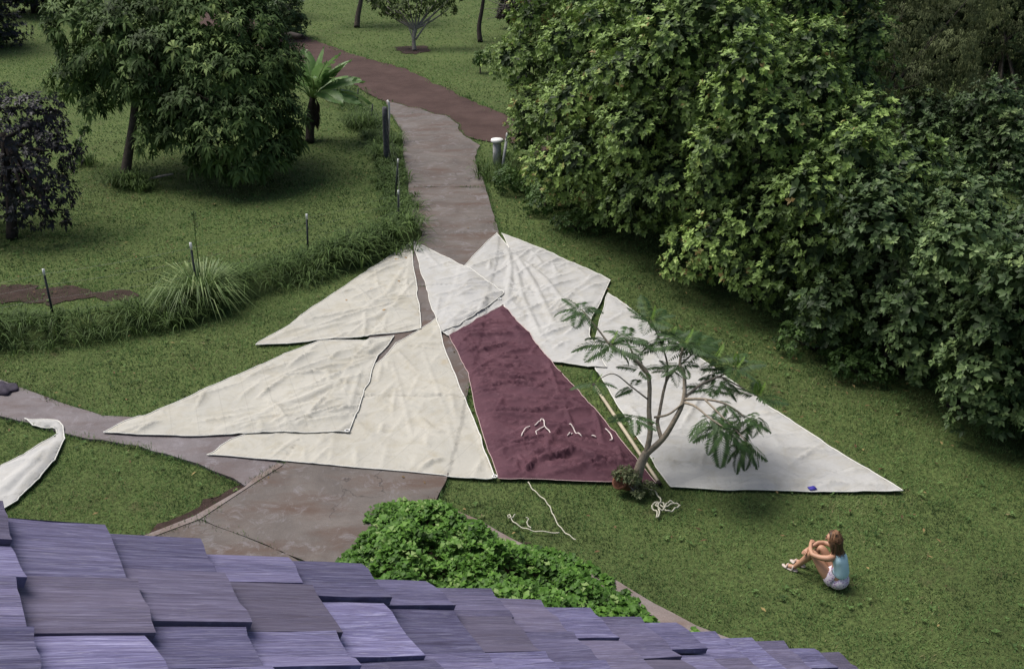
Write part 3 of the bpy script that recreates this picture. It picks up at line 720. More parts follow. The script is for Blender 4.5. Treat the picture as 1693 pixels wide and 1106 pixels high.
# ------------------------------------------------------------------ fence
def t_post(px, py, h, label, lean=(0, 0), tip=True, wide=.022):
    p = G(px, py); root = empty('fence_post', tuple(p), label, 'fence post', 'steel posts of the wire fence')
    mb = MB(); top = np.array([lean[0], lean[1], h]); 
    Mx = Matrix.Translation(p)
    ax = Vector(top).normalized(); Q = ax.to_track_quat('Z', 'X').to_matrix().to_4x4(); ln = float(np.linalg.norm(top))
    mid = Mx @ Q @ Matrix.Translation((0, 0, ln*.44)); mb.box(mid, wide*2.2, wide*.5, ln*.90)
    mb.box(Mx @ Q @ Matrix.Translation((0, wide*.9, ln*.44)), wide*.5, wide*1.3, ln*.90)
    for z in np.arange(.15, ln*.85, .14): mb.box(Mx @ Q @ Matrix.Translation((0, -wide*.45, z)), wide*1.1, wide*.4, .03)
    child(mb.build('post', M['post']), root)
    if tip:
        mb = MB(); mb.box(Mx @ Q @ Matrix.Translation((0, 0, ln*.948)), wide*2.4, wide*.75, ln*.10); mb.box(Mx @ Q @ Matrix.Translation((0, wide*1.05, ln*.948)), wide*.7, wide*1.3, ln*.10)
        child(mb.build('white_tip', M['white_paint']), root)
    return p+top
tops = []
for args in ((93, 545, 1.42, 'white tipped fence post near the left edge, by the bare soil'), (331, 512, 1.62, 'white tipped fence post standing in the big grass clump'),
             (510, 436, 1.32, 'white tipped fence post alone midway between grass clump and driveway', (.07, .0)), (659, 383, 1.18, 'white tipped fence post by the driveway, just above the topmost sails', (.05, 0)),
             (653, 333, 1.30, 'slanting white tipped fence post by the driveway, below the old timber post', (.16, 0)),
             (613, 205, .85, 'short bare fence post on the bank behind the old timber post', (.13, 0), False), (591, 176, .80, 'farthest short bare fence post, beside the banana plant', (.08, 0), False)):
    tops.append(t_post(*args))
o = G(640, 268); root = empty('gate_post', tuple(o), 'thick weathered grey timber post at the top of the drive', 'post')
mb = MB(); P = np.array([o+np.array([.0+.02*k/6, 0, 1.85*k/6]) for k in range(7)]); mb.tube(P, [.105, .11, .105, .108, .10, .098, .085], 9)
child(mb.build('timber', M['old_wood']), root)
mb = MB(); q = G(645, 262); mb.tube(np.array([q+np.array([0, 0, .9]), q+np.array([.05, -.02, 1.45]), q+np.array([.06, -.02, 1.9]), q+np.array([.0, 0, 1.98])]), .035, 8)
child(mb.build('white_pipe', M['white_paint'], smooth=True), root)
tops.append(o+np.array([0.02, 0, 1.6]))
# strands of wire
order = [tops[0], tops[1], tops[2], tops[3], tops[4], tops[7], tops[5], tops[6]]
start = order[0]+(order[0]-order[1])*1.0
order = [start]+order
mb = MB()
for k, fz in enumerate((.30, .52, .74, .92)):
    P = []
    for a_, b_ in zip(order[:-1], order[1:]):
        for t in np.linspace(0, 1, 8, endpoint=False):
            p = a_+(b_-a_)*t; p = p.copy(); p[2] = p[2]*fz-.04*math.sin(math.pi*t); P.append(p)
    P.append(order[-1]*np.array([1, 1, fz])); mb.tube(np.array(P), .0016, 3)
tag(mb.build('fence_wire', M['wire']), 'thin wire strands strung between the white tipped fence posts', 'fence wire')

# cement pillar and leaning post right of the drive
o = G(822, 272); root = empty('cement_pillar', tuple(o), 'short round cement pillar with flat white cap at the drive corner', 'pillar')
mb = MB(); mb.tube(np.array([o, o+[0, 0, .35], o+[0, 0, .76]]), [.15, .145, .14], 14); child(mb.build('shaft', M['cement'], smooth=False), root)
mb = MB(); mb.tube(np.array([o+[0, 0, .765], o+[0, 0, .80], o+[0, 0, .86]]), [.20, .21, .20], 16); child(mb.build('cap', M['white_paint']), root)
o = G(829, 292); root = empty('sign_post', tuple(o), 'leaning grey board post with pale top in front of the hedge', 'post')
tpv = Vector((.20, -.02, 1.42)); Q = tpv.normalized().to_track_quat('Z', 'X').to_matrix().to_4x4()
mb = MB(); mb.box(Matrix.Translation(o) @ Q @ Matrix.Translation((0, 0, .62)), .09, .06, 1.26); child(mb.build('timber', M['cement']), root)
mb = MB(); mb.box(Matrix.Translation(o) @ Q @ Matrix.Translation((.012, 0, 1.34)), .055, .05, .18); child(mb.build('pale_top', M['white_paint']), root)

# ------------------------------------------------------------------ trees and hedges
def whorls(C, Nn, n, L, W, droop, tint, up=.35, spread=1.0, jit=.3):
    """n leaves round each centre C, facing along Nn"""
    k = len(C); A = norm(Nn+np.array([0, 0, up])); ref = np.where(np.abs(A[:, 2:3]) > .9, np.array([[1., 0, 0]]), np.array([[0, 0, 1.]]))
    X = norm(np.cross(A, ref)); Y = np.cross(A, X)
    a = (np.arange(n)[None]/n*2*math.pi+rng.uniform(0, 6.28, (k, 1))+rng.normal(0, jit, (k, n)))
    el = rng.uniform(.05, .9, (k, n))
    D = (np.cos(a)[..., None]*X[:, None]+np.sin(a)[..., None]*Y[:, None])*spread+A[:, None]*el[..., None]
    sz = rng.uniform(.7, 1.2, (k, n))*rng.uniform(.75, 1.2, (k, 1))
    B = np.repeat(C[:, None], n, 1)+A[:, None]*rng.uniform(-.4, .1, (k, n))[..., None]*L
    U = np.repeat(A[:, None], n, 1)
    V, Fc = leaves_np(B.reshape(-1, 3), D.reshape(-1, 3), U.reshape(-1, 3), (L*sz).ravel(), (W*sz).ravel(), droop)
    t = np.clip(tint[:, None]+rng.normal(0, .10, (k, n))*(tint < .94)[:, None], 0, 1)
    return V, Fc, np.repeat(t.ravel(), 5)
def lump_points(lumps, dens, depth=(.62, 1.04), down=-.75):
    """points through the outer shell of a union of ellipsoids (cx,cy,cz,rx,ry,rz)"""
    Ls = np.array(lumps); C = []; Nn = []; D = []
    for i, (cx, cy, cz, rx, ry, rz) in enumerate(Ls):
        area = 4*math.pi*((rx*ry)**1.6/3+(rx*rz)**1.6/3+(ry*rz)**1.6/3)**(1/1.6); n = max(6, int(area*dens))
        d = norm(rng.normal(0, 1, (n, 3))); d = d[d[:, 2] > down]
        q = rng.uniform(0, 1, len(d))**.45; s = depth[0]+(depth[1]-depth[0])*q
        bumpy = .86+.28*noise2(d[:, 0]*3+i*5.1, d[:, 1]*3+d[:, 2]*2.3, i)
        P = np.array([cx, cy, cz])+d*np.array([rx, ry, rz])*(s*bumpy)[:, None]
        nn = norm(d/np.array([rx, ry, rz])); ok = np.ones(len(P), bool)
        for j, l in enumerate(Ls):
            if j != i: ok &= (((P-l[:3])/l[3:])**2).sum(1) > .62
        C.append(P[ok]); Nn.append(nn[ok]); D.append(q[ok])
    C = np.concatenate(C); Nn = np.concatenate(Nn); D = np.concatenate(D); k = C[:, 2] > .12
    return C[k], Nn[k], D[k]
def crown(name, lumps, dens, n, Lf, Wf, droop, mat, root, up=.35, bias=0., depth=(.6, 1.04), spread=1., jit=.3, nscale=.8):
    C, Nn, q = lump_points(lumps, dens, depth)
    cl = fbm(C[:, 0]*nscale+C[:, 2]*.6, C[:, 1]*nscale+C[:, 2]*.5, 7, 3)
    t = np.clip(.44+1.0*(cl-.5)+bias+rng.normal(0, .17, len(C)), 0, .93); t[rng.uniform(0, 1, len(C)) < .0015] = 1.
    mb = MB(); mb.add(*whorls(C, Nn, n, Lf, Wf, droop, t, up, spread, jit))
    return child(mb.build(name, mat, tint=True), root), C
def limb_tube(mb, pts, r0, r1, n=7, res=14):
    P = smooth_path(pts, res); mb.tube(P, np.linspace(r0, r1, len(P)), n)

def bush(px, py, rad, h, label, mat='hedge', dens=20, nl=8, Lf=.128, Wf=.066, seed=0, bias=0., group=None, back=.85, squash=1.0, droop=.12, up=.75, name='hedge_tree', cat='tree'):
    """a dense leafy tree down to the ground; (px,py) is the front foot of its foliage"""
    r_ = random.Random(seed)
    f = G(px, py); dirv = np.array([f[0], f[1]]); dirv /= np.linalg.norm(dirv)
    c = f.copy(); c[:2] += dirv*rad*back
    root = empty(name, (c[0], c[1], 0), label, cat, group)
    lumps = []; nl_ = int(7+h*rad*1.25)
    for k in range(nl_):
        z = h*(.10+.86*(k+.5)/nl_); prof = 1.0 if z < h*.55 else math.sqrt(max(.12, 1-((z-h*.55)/(h*.52))**2))
        a = k*2.4+r_.uniform(-.4, .4); rr = rad*prof*r_.uniform(.45, .80); s = rad*r_.uniform(.34, .52)
        lumps.append((c[0]+rr*math.cos(a), c[1]+rr*math.sin(a)*squash, max(z, s*.55), s*r_.uniform(.9, 1.25), s*r_.uniform(.9, 1.25), s*r_.uniform(.75, 1.0)))
    lumps.append((c[0], c[1], h*.5, rad*.62, rad*.62, h*.42))
    mb = MB()
    for k in range(3):
        a = k*2.1+seed; limb_tube(mb, [c+[.15*math.cos(a), .15*math.sin(a), -.05], c+[.2*math.cos(a), .2*math.sin(a), h*.3], c+[rad*.25*math.cos(a), rad*.25*math.sin(a), h*.6]], .11, .03)
    child(mb.build('trunk', M['bark_dark'], smooth=True), root)
    crown('crown', lumps, dens, nl, Lf, Wf, droop, M[mat], root, bias=bias, up=up)
    crown('light_block_leaves', [l[:3]+(l[3]*.8, l[4]*.8, l[5]*.8) for l in lumps], 9, 6, .24, .12, .3, M['hedge_dark'], root, bias=-.15, depth=(.3, .72))  # added inner leaf layer that blocks light so the crown gaps go dark
    return root

hg = 'trees making up the thick hedge on the right'
bush(925, 322, 1.9, 6.3, 'bright leafed hedge tree at the left end overhanging the dirt road', seed=1, bias=.10, group=hg)
bush(1010, 405, 2.1, 6.6, 'dense green hedge tree second from the road, behind the white sail corner', seed=2, bias=.05, group=hg)
bush(1120, 475, 2.1, 6.9, 'dense green hedge tree behind the feathery tree, third from the road', seed=3, bias=.04, group=hg)
bush(1240, 545, 2.0, 6.4, 'bright star leafed hedge tree in the middle of the hedge', seed=4, bias=.10, group=hg)
bush(1345, 600, 1.8, 4.8, 'lower hedge tree left of the dark gap, above the tip of the white sail', seed=5, bias=.0, group=hg, mat='hedge')
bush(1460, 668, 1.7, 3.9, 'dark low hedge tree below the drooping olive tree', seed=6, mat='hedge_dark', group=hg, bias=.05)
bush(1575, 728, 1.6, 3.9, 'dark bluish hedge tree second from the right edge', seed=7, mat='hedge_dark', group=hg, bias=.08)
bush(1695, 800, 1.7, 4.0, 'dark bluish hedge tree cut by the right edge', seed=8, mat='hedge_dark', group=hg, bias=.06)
bush(1010, 285, 2.3, 7.6, 'tall hedge tree in the back row nearest the road', seed=9, dens=13, group=hg, bias=.02)
bush(1130, 330, 2.5, 8.2, 'tall hedge tree in the back row behind the feathery tree', seed=10, dens=13, group=hg, bias=.0)
bush(1280, 390, 2.4, 8.2, 'tall hedge tree in the back row next to the drooping olive tree', seed=11, dens=13, group=hg, bias=.02)

def tree(name, label, base, trunk, lumps, bark, mat, dens, nl, Lf, Wf, droop, r0=.16, up=.1, bias=0., cat='tree', group=None, extra=(), spread=1., jit=.3, depth=(.5, 1.05), nscale=.8):
    root = empty(name, tuple(base), label, cat, group)
    mb = MB(); limb_tube(mb, trunk, r0, r0*.55, 9, 20)
    tipp = np.array(trunk[-1])
    for l in lumps[:: max(1, len(lumps)//10)]:
        e = np.array(l[:3]); mdp = (tipp+e)/2+np.array([0, 0, -.15]); limb_tube(mb, [tipp-(tipp-np.array(trunk[-2]))*.2, mdp, e], r0*.5, .025, 6, 10)
    for pts, a, b in extra: limb_tube(mb, pts, a, b, 7, 14)
    child(mb.build('trunk', M[bark], smooth=True), root)
    if lumps: crown('crown', lumps, dens, nl, Lf, Wf, droop, M[mat], root, up=up, bias=bias, spread=spread, jit=jit, depth=depth, nscale=nscale)
    return root
def px_lumps(items, d0):
    out = []
    for px, py, dz, r in items:
        c = AT(px, py, d0+dz); out.append((c[0], c[1], max(c[2], r*.5), r*1.1, r*1.05, r*.9))
    return out
# mango tree at left
b = G(205, 300); d0 = depth_of(b)
items = [(130, 40, 0, 1.0), (120, 130, .3, .75), (180, 90, -.6, 1.0), (170, 10, .5, 1.2), (250, 30, -.6, 1.3), (330, 20, -.8, 1.3), (400, 50, -.6, 1.2), (300, 90, -1.4, 1.1), (250, 130, -1.2, .95), (370, 120, -1.5, 1.15),
         (440, 110, -.6, 1.05), (320, 170, -1.7, .9), (400, 190, -1.5, 1.05), (450, 190, -.6, .95), (360, 230, -1.9, .9), (430, 250, -1.2, .85), (300, 220, -1.4, .65), (255, 215, -1.0, .5), (460, 230, .3, .75), (400, 275, -1.6, .6), (340, 260, -1.0, .6), (300, 150, .6, 1.2), (380, 150, .8, 1.3), (230, 60, 1.2, 1.4), (215, 105, -.8, .95), (205, 140, -.4, .6), (270, 180, -1.1, .6), (140, 100, .2, .8), (260, 90, -1.4, .9), (310, 190, -1.6, .7), (350, 180, -1.7, .8), (200, 60, -1.0, 1.0), (275, 140, .4, .8), (245, 240, -.8, .35), (340, 50, 1.4, 1.5), (430, 100, 1.3, 1.2), (280, -60, 0, 1.6), (380, -50, 0, 1.5), (180, -60, .2, 1.3), (160, 170, .2, .5)]
tree('mango_tree', 'large mango tree with drooping narrow leaves and leaning trunk left of the drive', b, [b, AT(212, 255, d0), AT(220, 205, d0-.1), AT(226, 160, d0-.2), AT(250, 110, d0-.4)],
     px_lumps(items, d0), 'bark', 'mango', 12, 11, .33, .086, .6, r0=.17, up=.6, bias=.06)
# stick under it
p0, p1 = G(236, 300, .1), G(286, 288, .35); mb = MB(); mb.tube(smooth_path([p0, (p0+p1)/2+[0, 0, .02], p1], 8), np.linspace(.05, .03, 9), 7)
tag(mb.build('fallen_branch', M['bark_pale'], smooth=True), 'bare broken branch lying on the grass beside the mango trunk', 'branch')
# dark purple tree on the left edge
b = G(20, 395); d0 = depth_of(b)
items = [(55, 195, -.3, .8), (10, 230, -.5, 1.1), (80, 250, -.2, .8), (40, 290, -.6, .95), (80, 320, -.3, .65), (0, 320, -.5, .9), (50, 350, -.5, .6), (-60, 200, 0, 1.4), (-70, 330, 0, 1.2), (90, 360, -.2, .35)]
tree('plum_tree', 'dark purplish tree at the left edge of the yard', b, [b, AT(18, 330, d0), AT(10, 270, d0), AT(5, 220, d0)], px_lumps(items, d0), 'bark_dark', 'purple_leaf', 20, 8, .17, .07, .45, r0=.15)
# young bare sapling near it
b = G(122, 276); d0 = depth_of(b)
tree('sapling', 'thin pale leaved sapling between the purplish tree and the mango trunk', b, [b, AT(128, 250, d0), AT(135, 220, d0)], px_lumps([(140, 215, 0, .22), (132, 235, 0, .18), (122, 268, 0, .3)], d0), 'bark_pale', 'smallleaf', 40, 6, .12, .05, .4, r0=.03, bias=.2)

# olive-leaved trees behind the right part of the hedge
b = G(1492, 262); d0 = depth_of(b)
items = [(1420, 60, 0, 1.1), (1400, 120, -.3, .9), (1440, 130, -.4, .9), (1500, 60, -.2, 1.2), (1480, 120, -.5, .9), (1540, 110, -.3, 1.0), (1560, 40, 0, 1.2), (1420, 0, .2, 1.2), (1500, -20, .2, 1.4), (1590, 130, -.4, .7), (1385, 150, -.2, .5), (1420, 165, -.4, .45), (1560, 170, -.5, .8), (1580, 210, -.6, .75), (1540, 230, -.6, .8), (1450, 90, -.9, .9), (1520, 140, -1.0, .8), (1400, 90, -.8, .7), (1570, 90, -.8, .9), (1610, 170, -.9, .7), (1600, 0, .4, 1.2)]
tree('drooping_tree', 'olive green drooping tree with a bare bent branch behind the hedge', b, [b, AT(1490, 215, d0), AT(1482, 190, d0), AT(1470, 140, d0)], px_lumps(items, d0), 'bark_dark', 'olive', 26, 9, .20, .03, .85, r0=.13, up=-.1,
     extra=[([AT(1482, 208, d0), AT(1462, 192, d0), AT(1440, 190, d0), AT(1415, 172, d0), AT(1380, 165, d0)], .075, .02)])
b = G(1655, 220); d0 = depth_of(b)
items = [(1640, 20, 0, 1.3), (1690, 60, 0, 1.3), (1610, 70, .2, 1.0), (1690, 150, .5, 1.0), (1620, 150, -.2, .8), (1740, 0, 0, 1.6), (1660, -60, 0, 1.6), (1640, 190, -.5, .8), (1700, 200, -.4, .9), (1690, 250, -.8, .8), (1640, 250, -.8, .7), (1750, 120, 0, 1.4)]
tree('olive_tree', 'dark olive green tree with slender trunk at the upper right edge', b, [b, AT(1654, 160, d0), AT(1656, 110, d0), AT(1662, 60, d0)], px_lumps(items, d0), 'bark', 'olive', 22, 9, .21, .035, .8, r0=.10, up=-.1, bias=-.08)
# still farther: dark fill behind the hedge top right
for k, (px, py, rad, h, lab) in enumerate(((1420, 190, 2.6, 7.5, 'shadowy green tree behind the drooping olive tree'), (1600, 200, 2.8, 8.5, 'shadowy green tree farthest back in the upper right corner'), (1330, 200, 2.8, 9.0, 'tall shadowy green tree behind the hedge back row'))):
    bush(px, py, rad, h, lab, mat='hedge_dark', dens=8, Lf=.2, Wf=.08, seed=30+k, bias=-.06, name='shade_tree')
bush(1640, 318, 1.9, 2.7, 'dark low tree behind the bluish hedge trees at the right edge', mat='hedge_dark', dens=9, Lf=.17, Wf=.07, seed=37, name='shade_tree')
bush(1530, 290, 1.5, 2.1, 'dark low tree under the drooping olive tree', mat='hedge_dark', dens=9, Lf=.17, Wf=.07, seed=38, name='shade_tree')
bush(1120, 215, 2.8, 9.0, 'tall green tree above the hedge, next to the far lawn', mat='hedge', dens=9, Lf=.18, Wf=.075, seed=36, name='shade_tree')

# low small-leaved shrubs at the hedge foot
def low_shrub(px, py, rx, h, label, seed, mat='smallleaf', n=9):
    r_ = random.Random(seed); c = G(px, py); root = empty('low_shrub', tuple(c), label, 'shrub', 'small leaved shrubs at the hedge foot')
    lumps = [(c[0]+r_.uniform(-1, 1)*rx*.7, c[1]+r_.uniform(-.7, .7)*rx*.6, h*r_.uniform(.25, .55), rx*r_.uniform(.35, .55), rx*r_.uniform(.3, .5), h*r_.uniform(.35, .55)) for k in range(n)]
    mb = MB()
    for l in lumps: limb_tube(mb, [c, (c+np.array(l[:3]))/2, np.array(l[:3])], .02, .008, 5, 6)
    child(mb.build('stems', M['bark_dark']), root)
    crown('foliage', lumps, 60, 6, .10, .05, .3, M[mat], root, depth=(.45, 1.05), nscale=1.5)
low_shrub(862, 318, .9, .9, 'small leaved shrub at the hedge foot beside the leaning post', 1)
low_shrub(905, 350, .9, .8, 'small leaved shrub under the hedge just above the folded white sail', 2)
low_shrub(955, 382, .7, .6, 'small leaved shrub under the hedge near the white sail corner', 3)
low_shrub(1345, 578, .8, .8, 'small leaved shrub under the hedge in the middle of its grassy edge', 4)
low_shrub(1435, 625, .7, .6, 'small leaved shrub under the dark low hedge', 5)

# weeds and fallen leaves in the grass
q = grass_points(300, 1110, 7); q = q[fbm(q[:, 0]*.8, q[:, 1]*.8, 66, 3) > .50]
for e in EXCL+[KEEP_OUT]: q = q[~inside(q, e)]
V_, F_, t_ = whorls(np.column_stack([q, np.full(len(q), .03)]), np.tile([0, 0, 1.], (len(q), 1)), 6, .062, .030, .1, rng.uniform(.0, .9, len(q)), .2, 1., .5)
tag(npmesh('lawn_weeds', V_, F_, M['grass'], tint=t_), 'flat broad leaved weeds scattered through the grass', 'weeds', kind='stuff')
q = np.concatenate([grass_points(250, 1110, .8), G(330, 320)[:2]+rng.normal(0, 2.2, (120, 2)), G(1300, 600)[:2]+rng.normal(0, 2.0, (160, 2)), G(1000, 420)[:2]+rng.normal(0, 1.6, (90, 2))])
for e in [s[0] for s in SAILS]: q = q[~inside(q, e)]
q = q[~inside(q, KEEP_OUT)]
k_ = len(q); a_ = rng.uniform(0, 6.28, k_); M['litter'] = leaf_mat('fallen_leaf', [(0, (.05, .03, .018)), (.6, (.16, .10, .05)), (1, (.34, .26, .11))], .8, .1, .15)
V_, F_ = leaves_np(np.column_stack([q, np.full(k_, .055)]), np.column_stack([np.cos(a_), np.sin(a_), rng.normal(0, .15, k_)]), np.tile([0, 0, 1.], (k_, 1)), rng.uniform(.05, .13, k_), rng.uniform(.025, .05, k_), .1)
tag(npmesh('fallen_leaves', V_, F_, M['litter'], tint=np.repeat(rng.uniform(0, 1, k_), 5)), 'dry brown leaves scattered on the lawn', 'fallen leaves', kind='stuff')

# the far lawn's trees
b = G(590, 46); d0 = depth_of(b)
tree('shade_tree', 'single trunk beyond the dirt road, far left, its crown above', b, [b, AT(592, 25, d0), AT(597, 0, d0), AT(602, -45, d0)], px_lumps([(600, -70, 0, 1.6), (640, -80, .5, 1.4), (560, -75, 0, 1.4)], d0), 'bark', 'fartree', 9, 8, .28, .12, .4, r0=.19)
b = G(685, 84); d0 = depth_of(b)
def bp(*p): return [AT(x, y, d0+dz) for x, y, dz in p]
tree('orchard_tree', 'small tree with several pale slender stems and sparse leaf clumps beyond the road', b, [b, AT(684, 68, d0), AT(686, 45, d0)],
     px_lumps([(640, 12, 0, .62), (660, 18, -.3, .55), (630, -10, 0, .7), (690, -5, 0, .6), (688, 22, -.3, .42), (722, 0, .2, .55), (742, 15, 0, .45), (752, -10, 0, .6), (675, 5, -.2, .4), (710, 12, .1, .35), (620, 8, 0, .35)], d0),
     'bark_pale', 'fartree', 13, 7, .20, .09, .4, r0=.13, bias=.05,
     extra=[(bp((684, 70, 0), (680, 40, 0), (665, 15, 0)), .06, .02), (bp((686, 60, 0), (694, 25, 0), (698, 0, 0)), .06, .02), (bp((687, 66, 0), (705, 40, 0), (722, 15, 0)), .06, .02), (bp((684, 70, 0), (672, 35, 0), (655, 10, 0)), .04, .015)])
b = G(794, 70); d0 = depth_of(b)
tree('shade_tree', 'dark slender trunk beyond the road, standing left of the bare twiggy tree', b, [b, AT(792, 45, d0), AT(797, 15, d0), AT(803, -25, d0)], px_lumps([(790, -60, 0, 1.5), (830, -65, 0, 1.4)], d0), 'bark_dark', 'fartree', 8, 8, .28, .12, .4, r0=.15)
b = G(868, 50); d0 = depth_of(b)
tw = []
for k in range(22):
    y0 = rng.uniform(-20, 30); x1 = rng.uniform(775, 845); tw.append(([AT(885, y0, d0), AT((885+x1)/2+rng.uniform(-8, 8), y0+rng.uniform(-12, 12), d0), AT(x1, y0+rng.uniform(-22, 8), d0)], .035, .012))
tree('bare_tree', 'dark reddish tree with bare grey twigs beside the end of the hedge', b, [b, AT(872, 25, d0), AT(880, -10, d0)], px_lumps([(835, 22, .3, .5), (850, 28, .3, .5), (862, 10, .4, .7), (850, 0, .5, .6), (875, 20, .4, .6), (840, 5, .4, .5)], d0), 'bark_pale', 'maroon_leaf', 22, 7, .22, .1, .4, r0=.1, extra=tw)
b = G(794, 122); d0 = depth_of(b)
tree('small_tree', 'tiny dark green sapling on the far lawn close to the hedge', b, [b, AT(794, 110, d0), AT(795, 100, d0)], px_lumps([(796, 98, 0, .38), (789, 102, 0, .2), (802, 92, 0, .25)], d0), 'bark', 'smallleaf', 40, 7, .14, .07, .3, r0=.04)
# dark shrubbery between mango crown and road, upper left
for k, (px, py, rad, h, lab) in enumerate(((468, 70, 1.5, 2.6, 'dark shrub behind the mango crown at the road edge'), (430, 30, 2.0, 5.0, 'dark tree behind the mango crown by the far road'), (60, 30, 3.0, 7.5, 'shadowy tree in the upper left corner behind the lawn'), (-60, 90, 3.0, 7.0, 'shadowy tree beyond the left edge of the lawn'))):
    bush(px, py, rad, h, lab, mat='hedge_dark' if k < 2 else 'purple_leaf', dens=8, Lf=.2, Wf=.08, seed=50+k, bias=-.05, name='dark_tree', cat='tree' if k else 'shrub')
p0, p1 = G(440, 66, .4), G(500, 62, .8); mb = MB(); mb.tube(smooth_path([p0, (p0+p1)/2+[0, 0, .2], p1], 8), np.linspace(.28, .14, 9), 8)
tag(mb.build('dead_branch', M['bark_dark'], smooth=True), 'thick dark dead limb at the road edge behind the mango tree', 'branch')

# ------------------------------------------------------------------ banana plant
def leaf_blade(L, W, droop, n=12, seed=0, tears=True):
    r_ = np.random.default_rng(seed); mb = MB(); t = np.linspace(0, 1, n+1)
    x = L*np.sin(t*droop*1.2)/(droop*1.2); z = -L*(1-np.cos(t*droop*1.2))/(droop*1.2)*1.0
    wd = W*np.clip(np.sin(np.clip(t*1.02+.06, 0, 1)*math.pi)**.55, .05, 1)
    for s in (-1, 1):
        for k in range(n):
            g = .07 if tears and r_.uniform() < .12 else .0
            sag = .18+.25*r_.uniform()
            a0, a1 = wd[k]*(1-g), wd[k+1]*(1-g); dx = L/n*(.35 if g else 0)
            V = np.array([(x[k], 0, z[k]), (x[k+1], 0, z[k+1]), (x[k+1]+L*.05-dx, s*a1*.5, z[k+1]+a1*.12), (x[k]+L*.05+dx, s*a0*.5, z[k]+a0*.12),
                          (x[k+1]+L*.08-dx, s*a1, z[k+1]-a1*sag*.5), (x[k]+L*.08+dx, s*a0, z[k]-a0*sag*.5)])
            tn = np.full(6, .45)+r_.normal(0, .1); tn[:2] += .4
            mb.add(V, [(0, 1, 2), (0, 2, 3), (3, 2, 4), (3, 4, 5)], tn)
    P = np.column_stack([np.concatenate([[-.35], x]), np.zeros(n+2), np.concatenate([[-.10], z+.01])]); V, Fc = tube_np(P, np.linspace(.03, .006, n+2), 5)
    mb.add(V, Fc, np.full(len(V), 1.))
    return mb
b = G(512, 236); d0 = depth_of(b); root = empty('banana_plant', tuple(b), 'banana plant with broad torn leaves and dark dead skirt beside the drive', 'banana plant')
topb = AT(517, 160, d0)
mb = MB(); limb_tube(mb, [b, AT(513, 200, d0), topb], .17, .11, 9, 12); child(mb.build('stem', M['bark_dark'], smooth=True), root)
mb = MB()
for k in range(26):
    a = k*2.4; z0 = rng.uniform(.45, 1.0); s0 = b+(topb-b)*z0; o_ = np.array([math.cos(a), math.sin(a), 0])
    V, Fc = leaves_np(np.array([s0+o_*.1]), np.array([o_*.22+[0, 0, -1.]]), np.array([o_]), rng.uniform(.5, 1.0), .22, .1); mb.add(V, Fc, np.full(5, rng.uniform(0, .9)))
M['dead'] = leaf_mat('dead_leaf', [(0, (.022, .016, .020)), (1, (.07, .05, .05))], .8, .1, .2)
child(mb.build('dead_skirt', M['dead'], tint=True), root)
protos = []
for k in range(4):
    o = leaf_blade(1.42+.13*k, .31+.02*k, .30+.2*k, seed=k).build('leaf', M['banana'], tint=True); protos.append(o.data); bpy.data.objects.remove(o)
spec = [(-165, 50, 1), (-110, 66, 0), (-70, 48, 2), (-42, 60, 1), (-12, 34, 2), (18, 52, 1), (60, 74, 0), (105, 68, 1), (150, 48, 2), (-25, 14, 2), (2, 66, 1), (35, 30, 2), (-55, 24, 3), (8, 16, 3), (-8, 50, 0), (170, 30, 3)]
for az, el, k in spec:
    o = bpy.data.objects.new('leaf', protos[k]); COL.objects.link(o); o.parent = root
    o.location = Vector(topb-b)+Vector((0, 0, .1)); o.rotation_euler = Euler((rng.uniform(-.6, .6), -math.radians(el), math.radians(az)), 'XYZ')
    R_ = o.rotation_euler.to_matrix(); o.location = Vector(topb-b)+R_ @ Vector((.35, 0, 0))

# ------------------------------------------------------------------ the feathery young tree and its pot
b = G(1049, 812); D = depth_of(b)
root = empty('feathery_tree', tuple(b), 'young tree with forked tan trunk and dark feathery fronds in front of the white sails', 'tree')
def tp(x, y, dz=0.): return AT(x, y, D+dz)
mb = MB()
limb_tube(mb, [b-np.array([0, 0, .05]), tp(1057, 775), tp(1064, 757), tp(1069, 748)], .085, .068, 10, 14)
BR = [([(1068, 752, 0), (1075, 715, .0), (1073, 680, .05), (1073, 625, .1), (1056, 600, .1), (1030, 583, .0), (1008, 570, -.1)], .050, .018),
      ([(1074, 622, .1), (1062, 610, .2), (1050, 592, .3), (1035, 560, .4)], .028, .012),
      ([(1071, 660, .05), (1045, 640, 0), (1014, 618, -.2), (985, 630, -.35)], .015, .006),
      ([(1066, 752, 0), (1094, 727, -.05), (1112, 700, -.1), (1130, 662, -.1), (1131, 622, 0), (1124, 602, .1), (1130, 570, .2)], .056, .018),
      ([(1094, 727, -.05), (1087, 700, .1), (1090, 684, .15), (1101, 632, .3), (1116, 612, .4), (1150, 580, .6)], .036, .014),
      ([(1101, 632, .3), (1103, 600, .5), (1090, 560, .7), (1075, 530, .8)], .020, .010),
      ([(1131, 660, -.1), (1165, 660, -.3), (1200, 668, -.4), (1232, 690, -.4)], .026, .011),
      ([(1131, 658, -.1), (1160, 635, .1), (1190, 622, .2), (1215, 610, .3)], .024, .010),
      ([(1131, 665, -.1), (1150, 672, -.4), (1172, 690, -.7), (1195, 705, -.9)], .024, .010),
      ([(1079, 700, 0), (1065, 692, -.3), (1052, 690, -.5)], .022, .010),
      ([(1165, 660, -.3), (1195, 690, -.6), (1235, 730, -.8)], .018, .009),
      ([(1082, 690, .1), (1105, 685, -.1), (1128, 668, -.15)], .020, .016),
      ([(1008, 570, -.1), (985, 540, 0), (962, 512, .1)], .018, .009),
      ([(1190, 622, .2), (1225, 640, .2), (1252, 655, .2)], .016, .008)]
for pts, r0, r1 in BR: limb_tube(mb, [tp(*p) for p in pts], r0, r1, 7, 18)
child(mb.build('trunk', M['poinciana'], smooth=True), root)
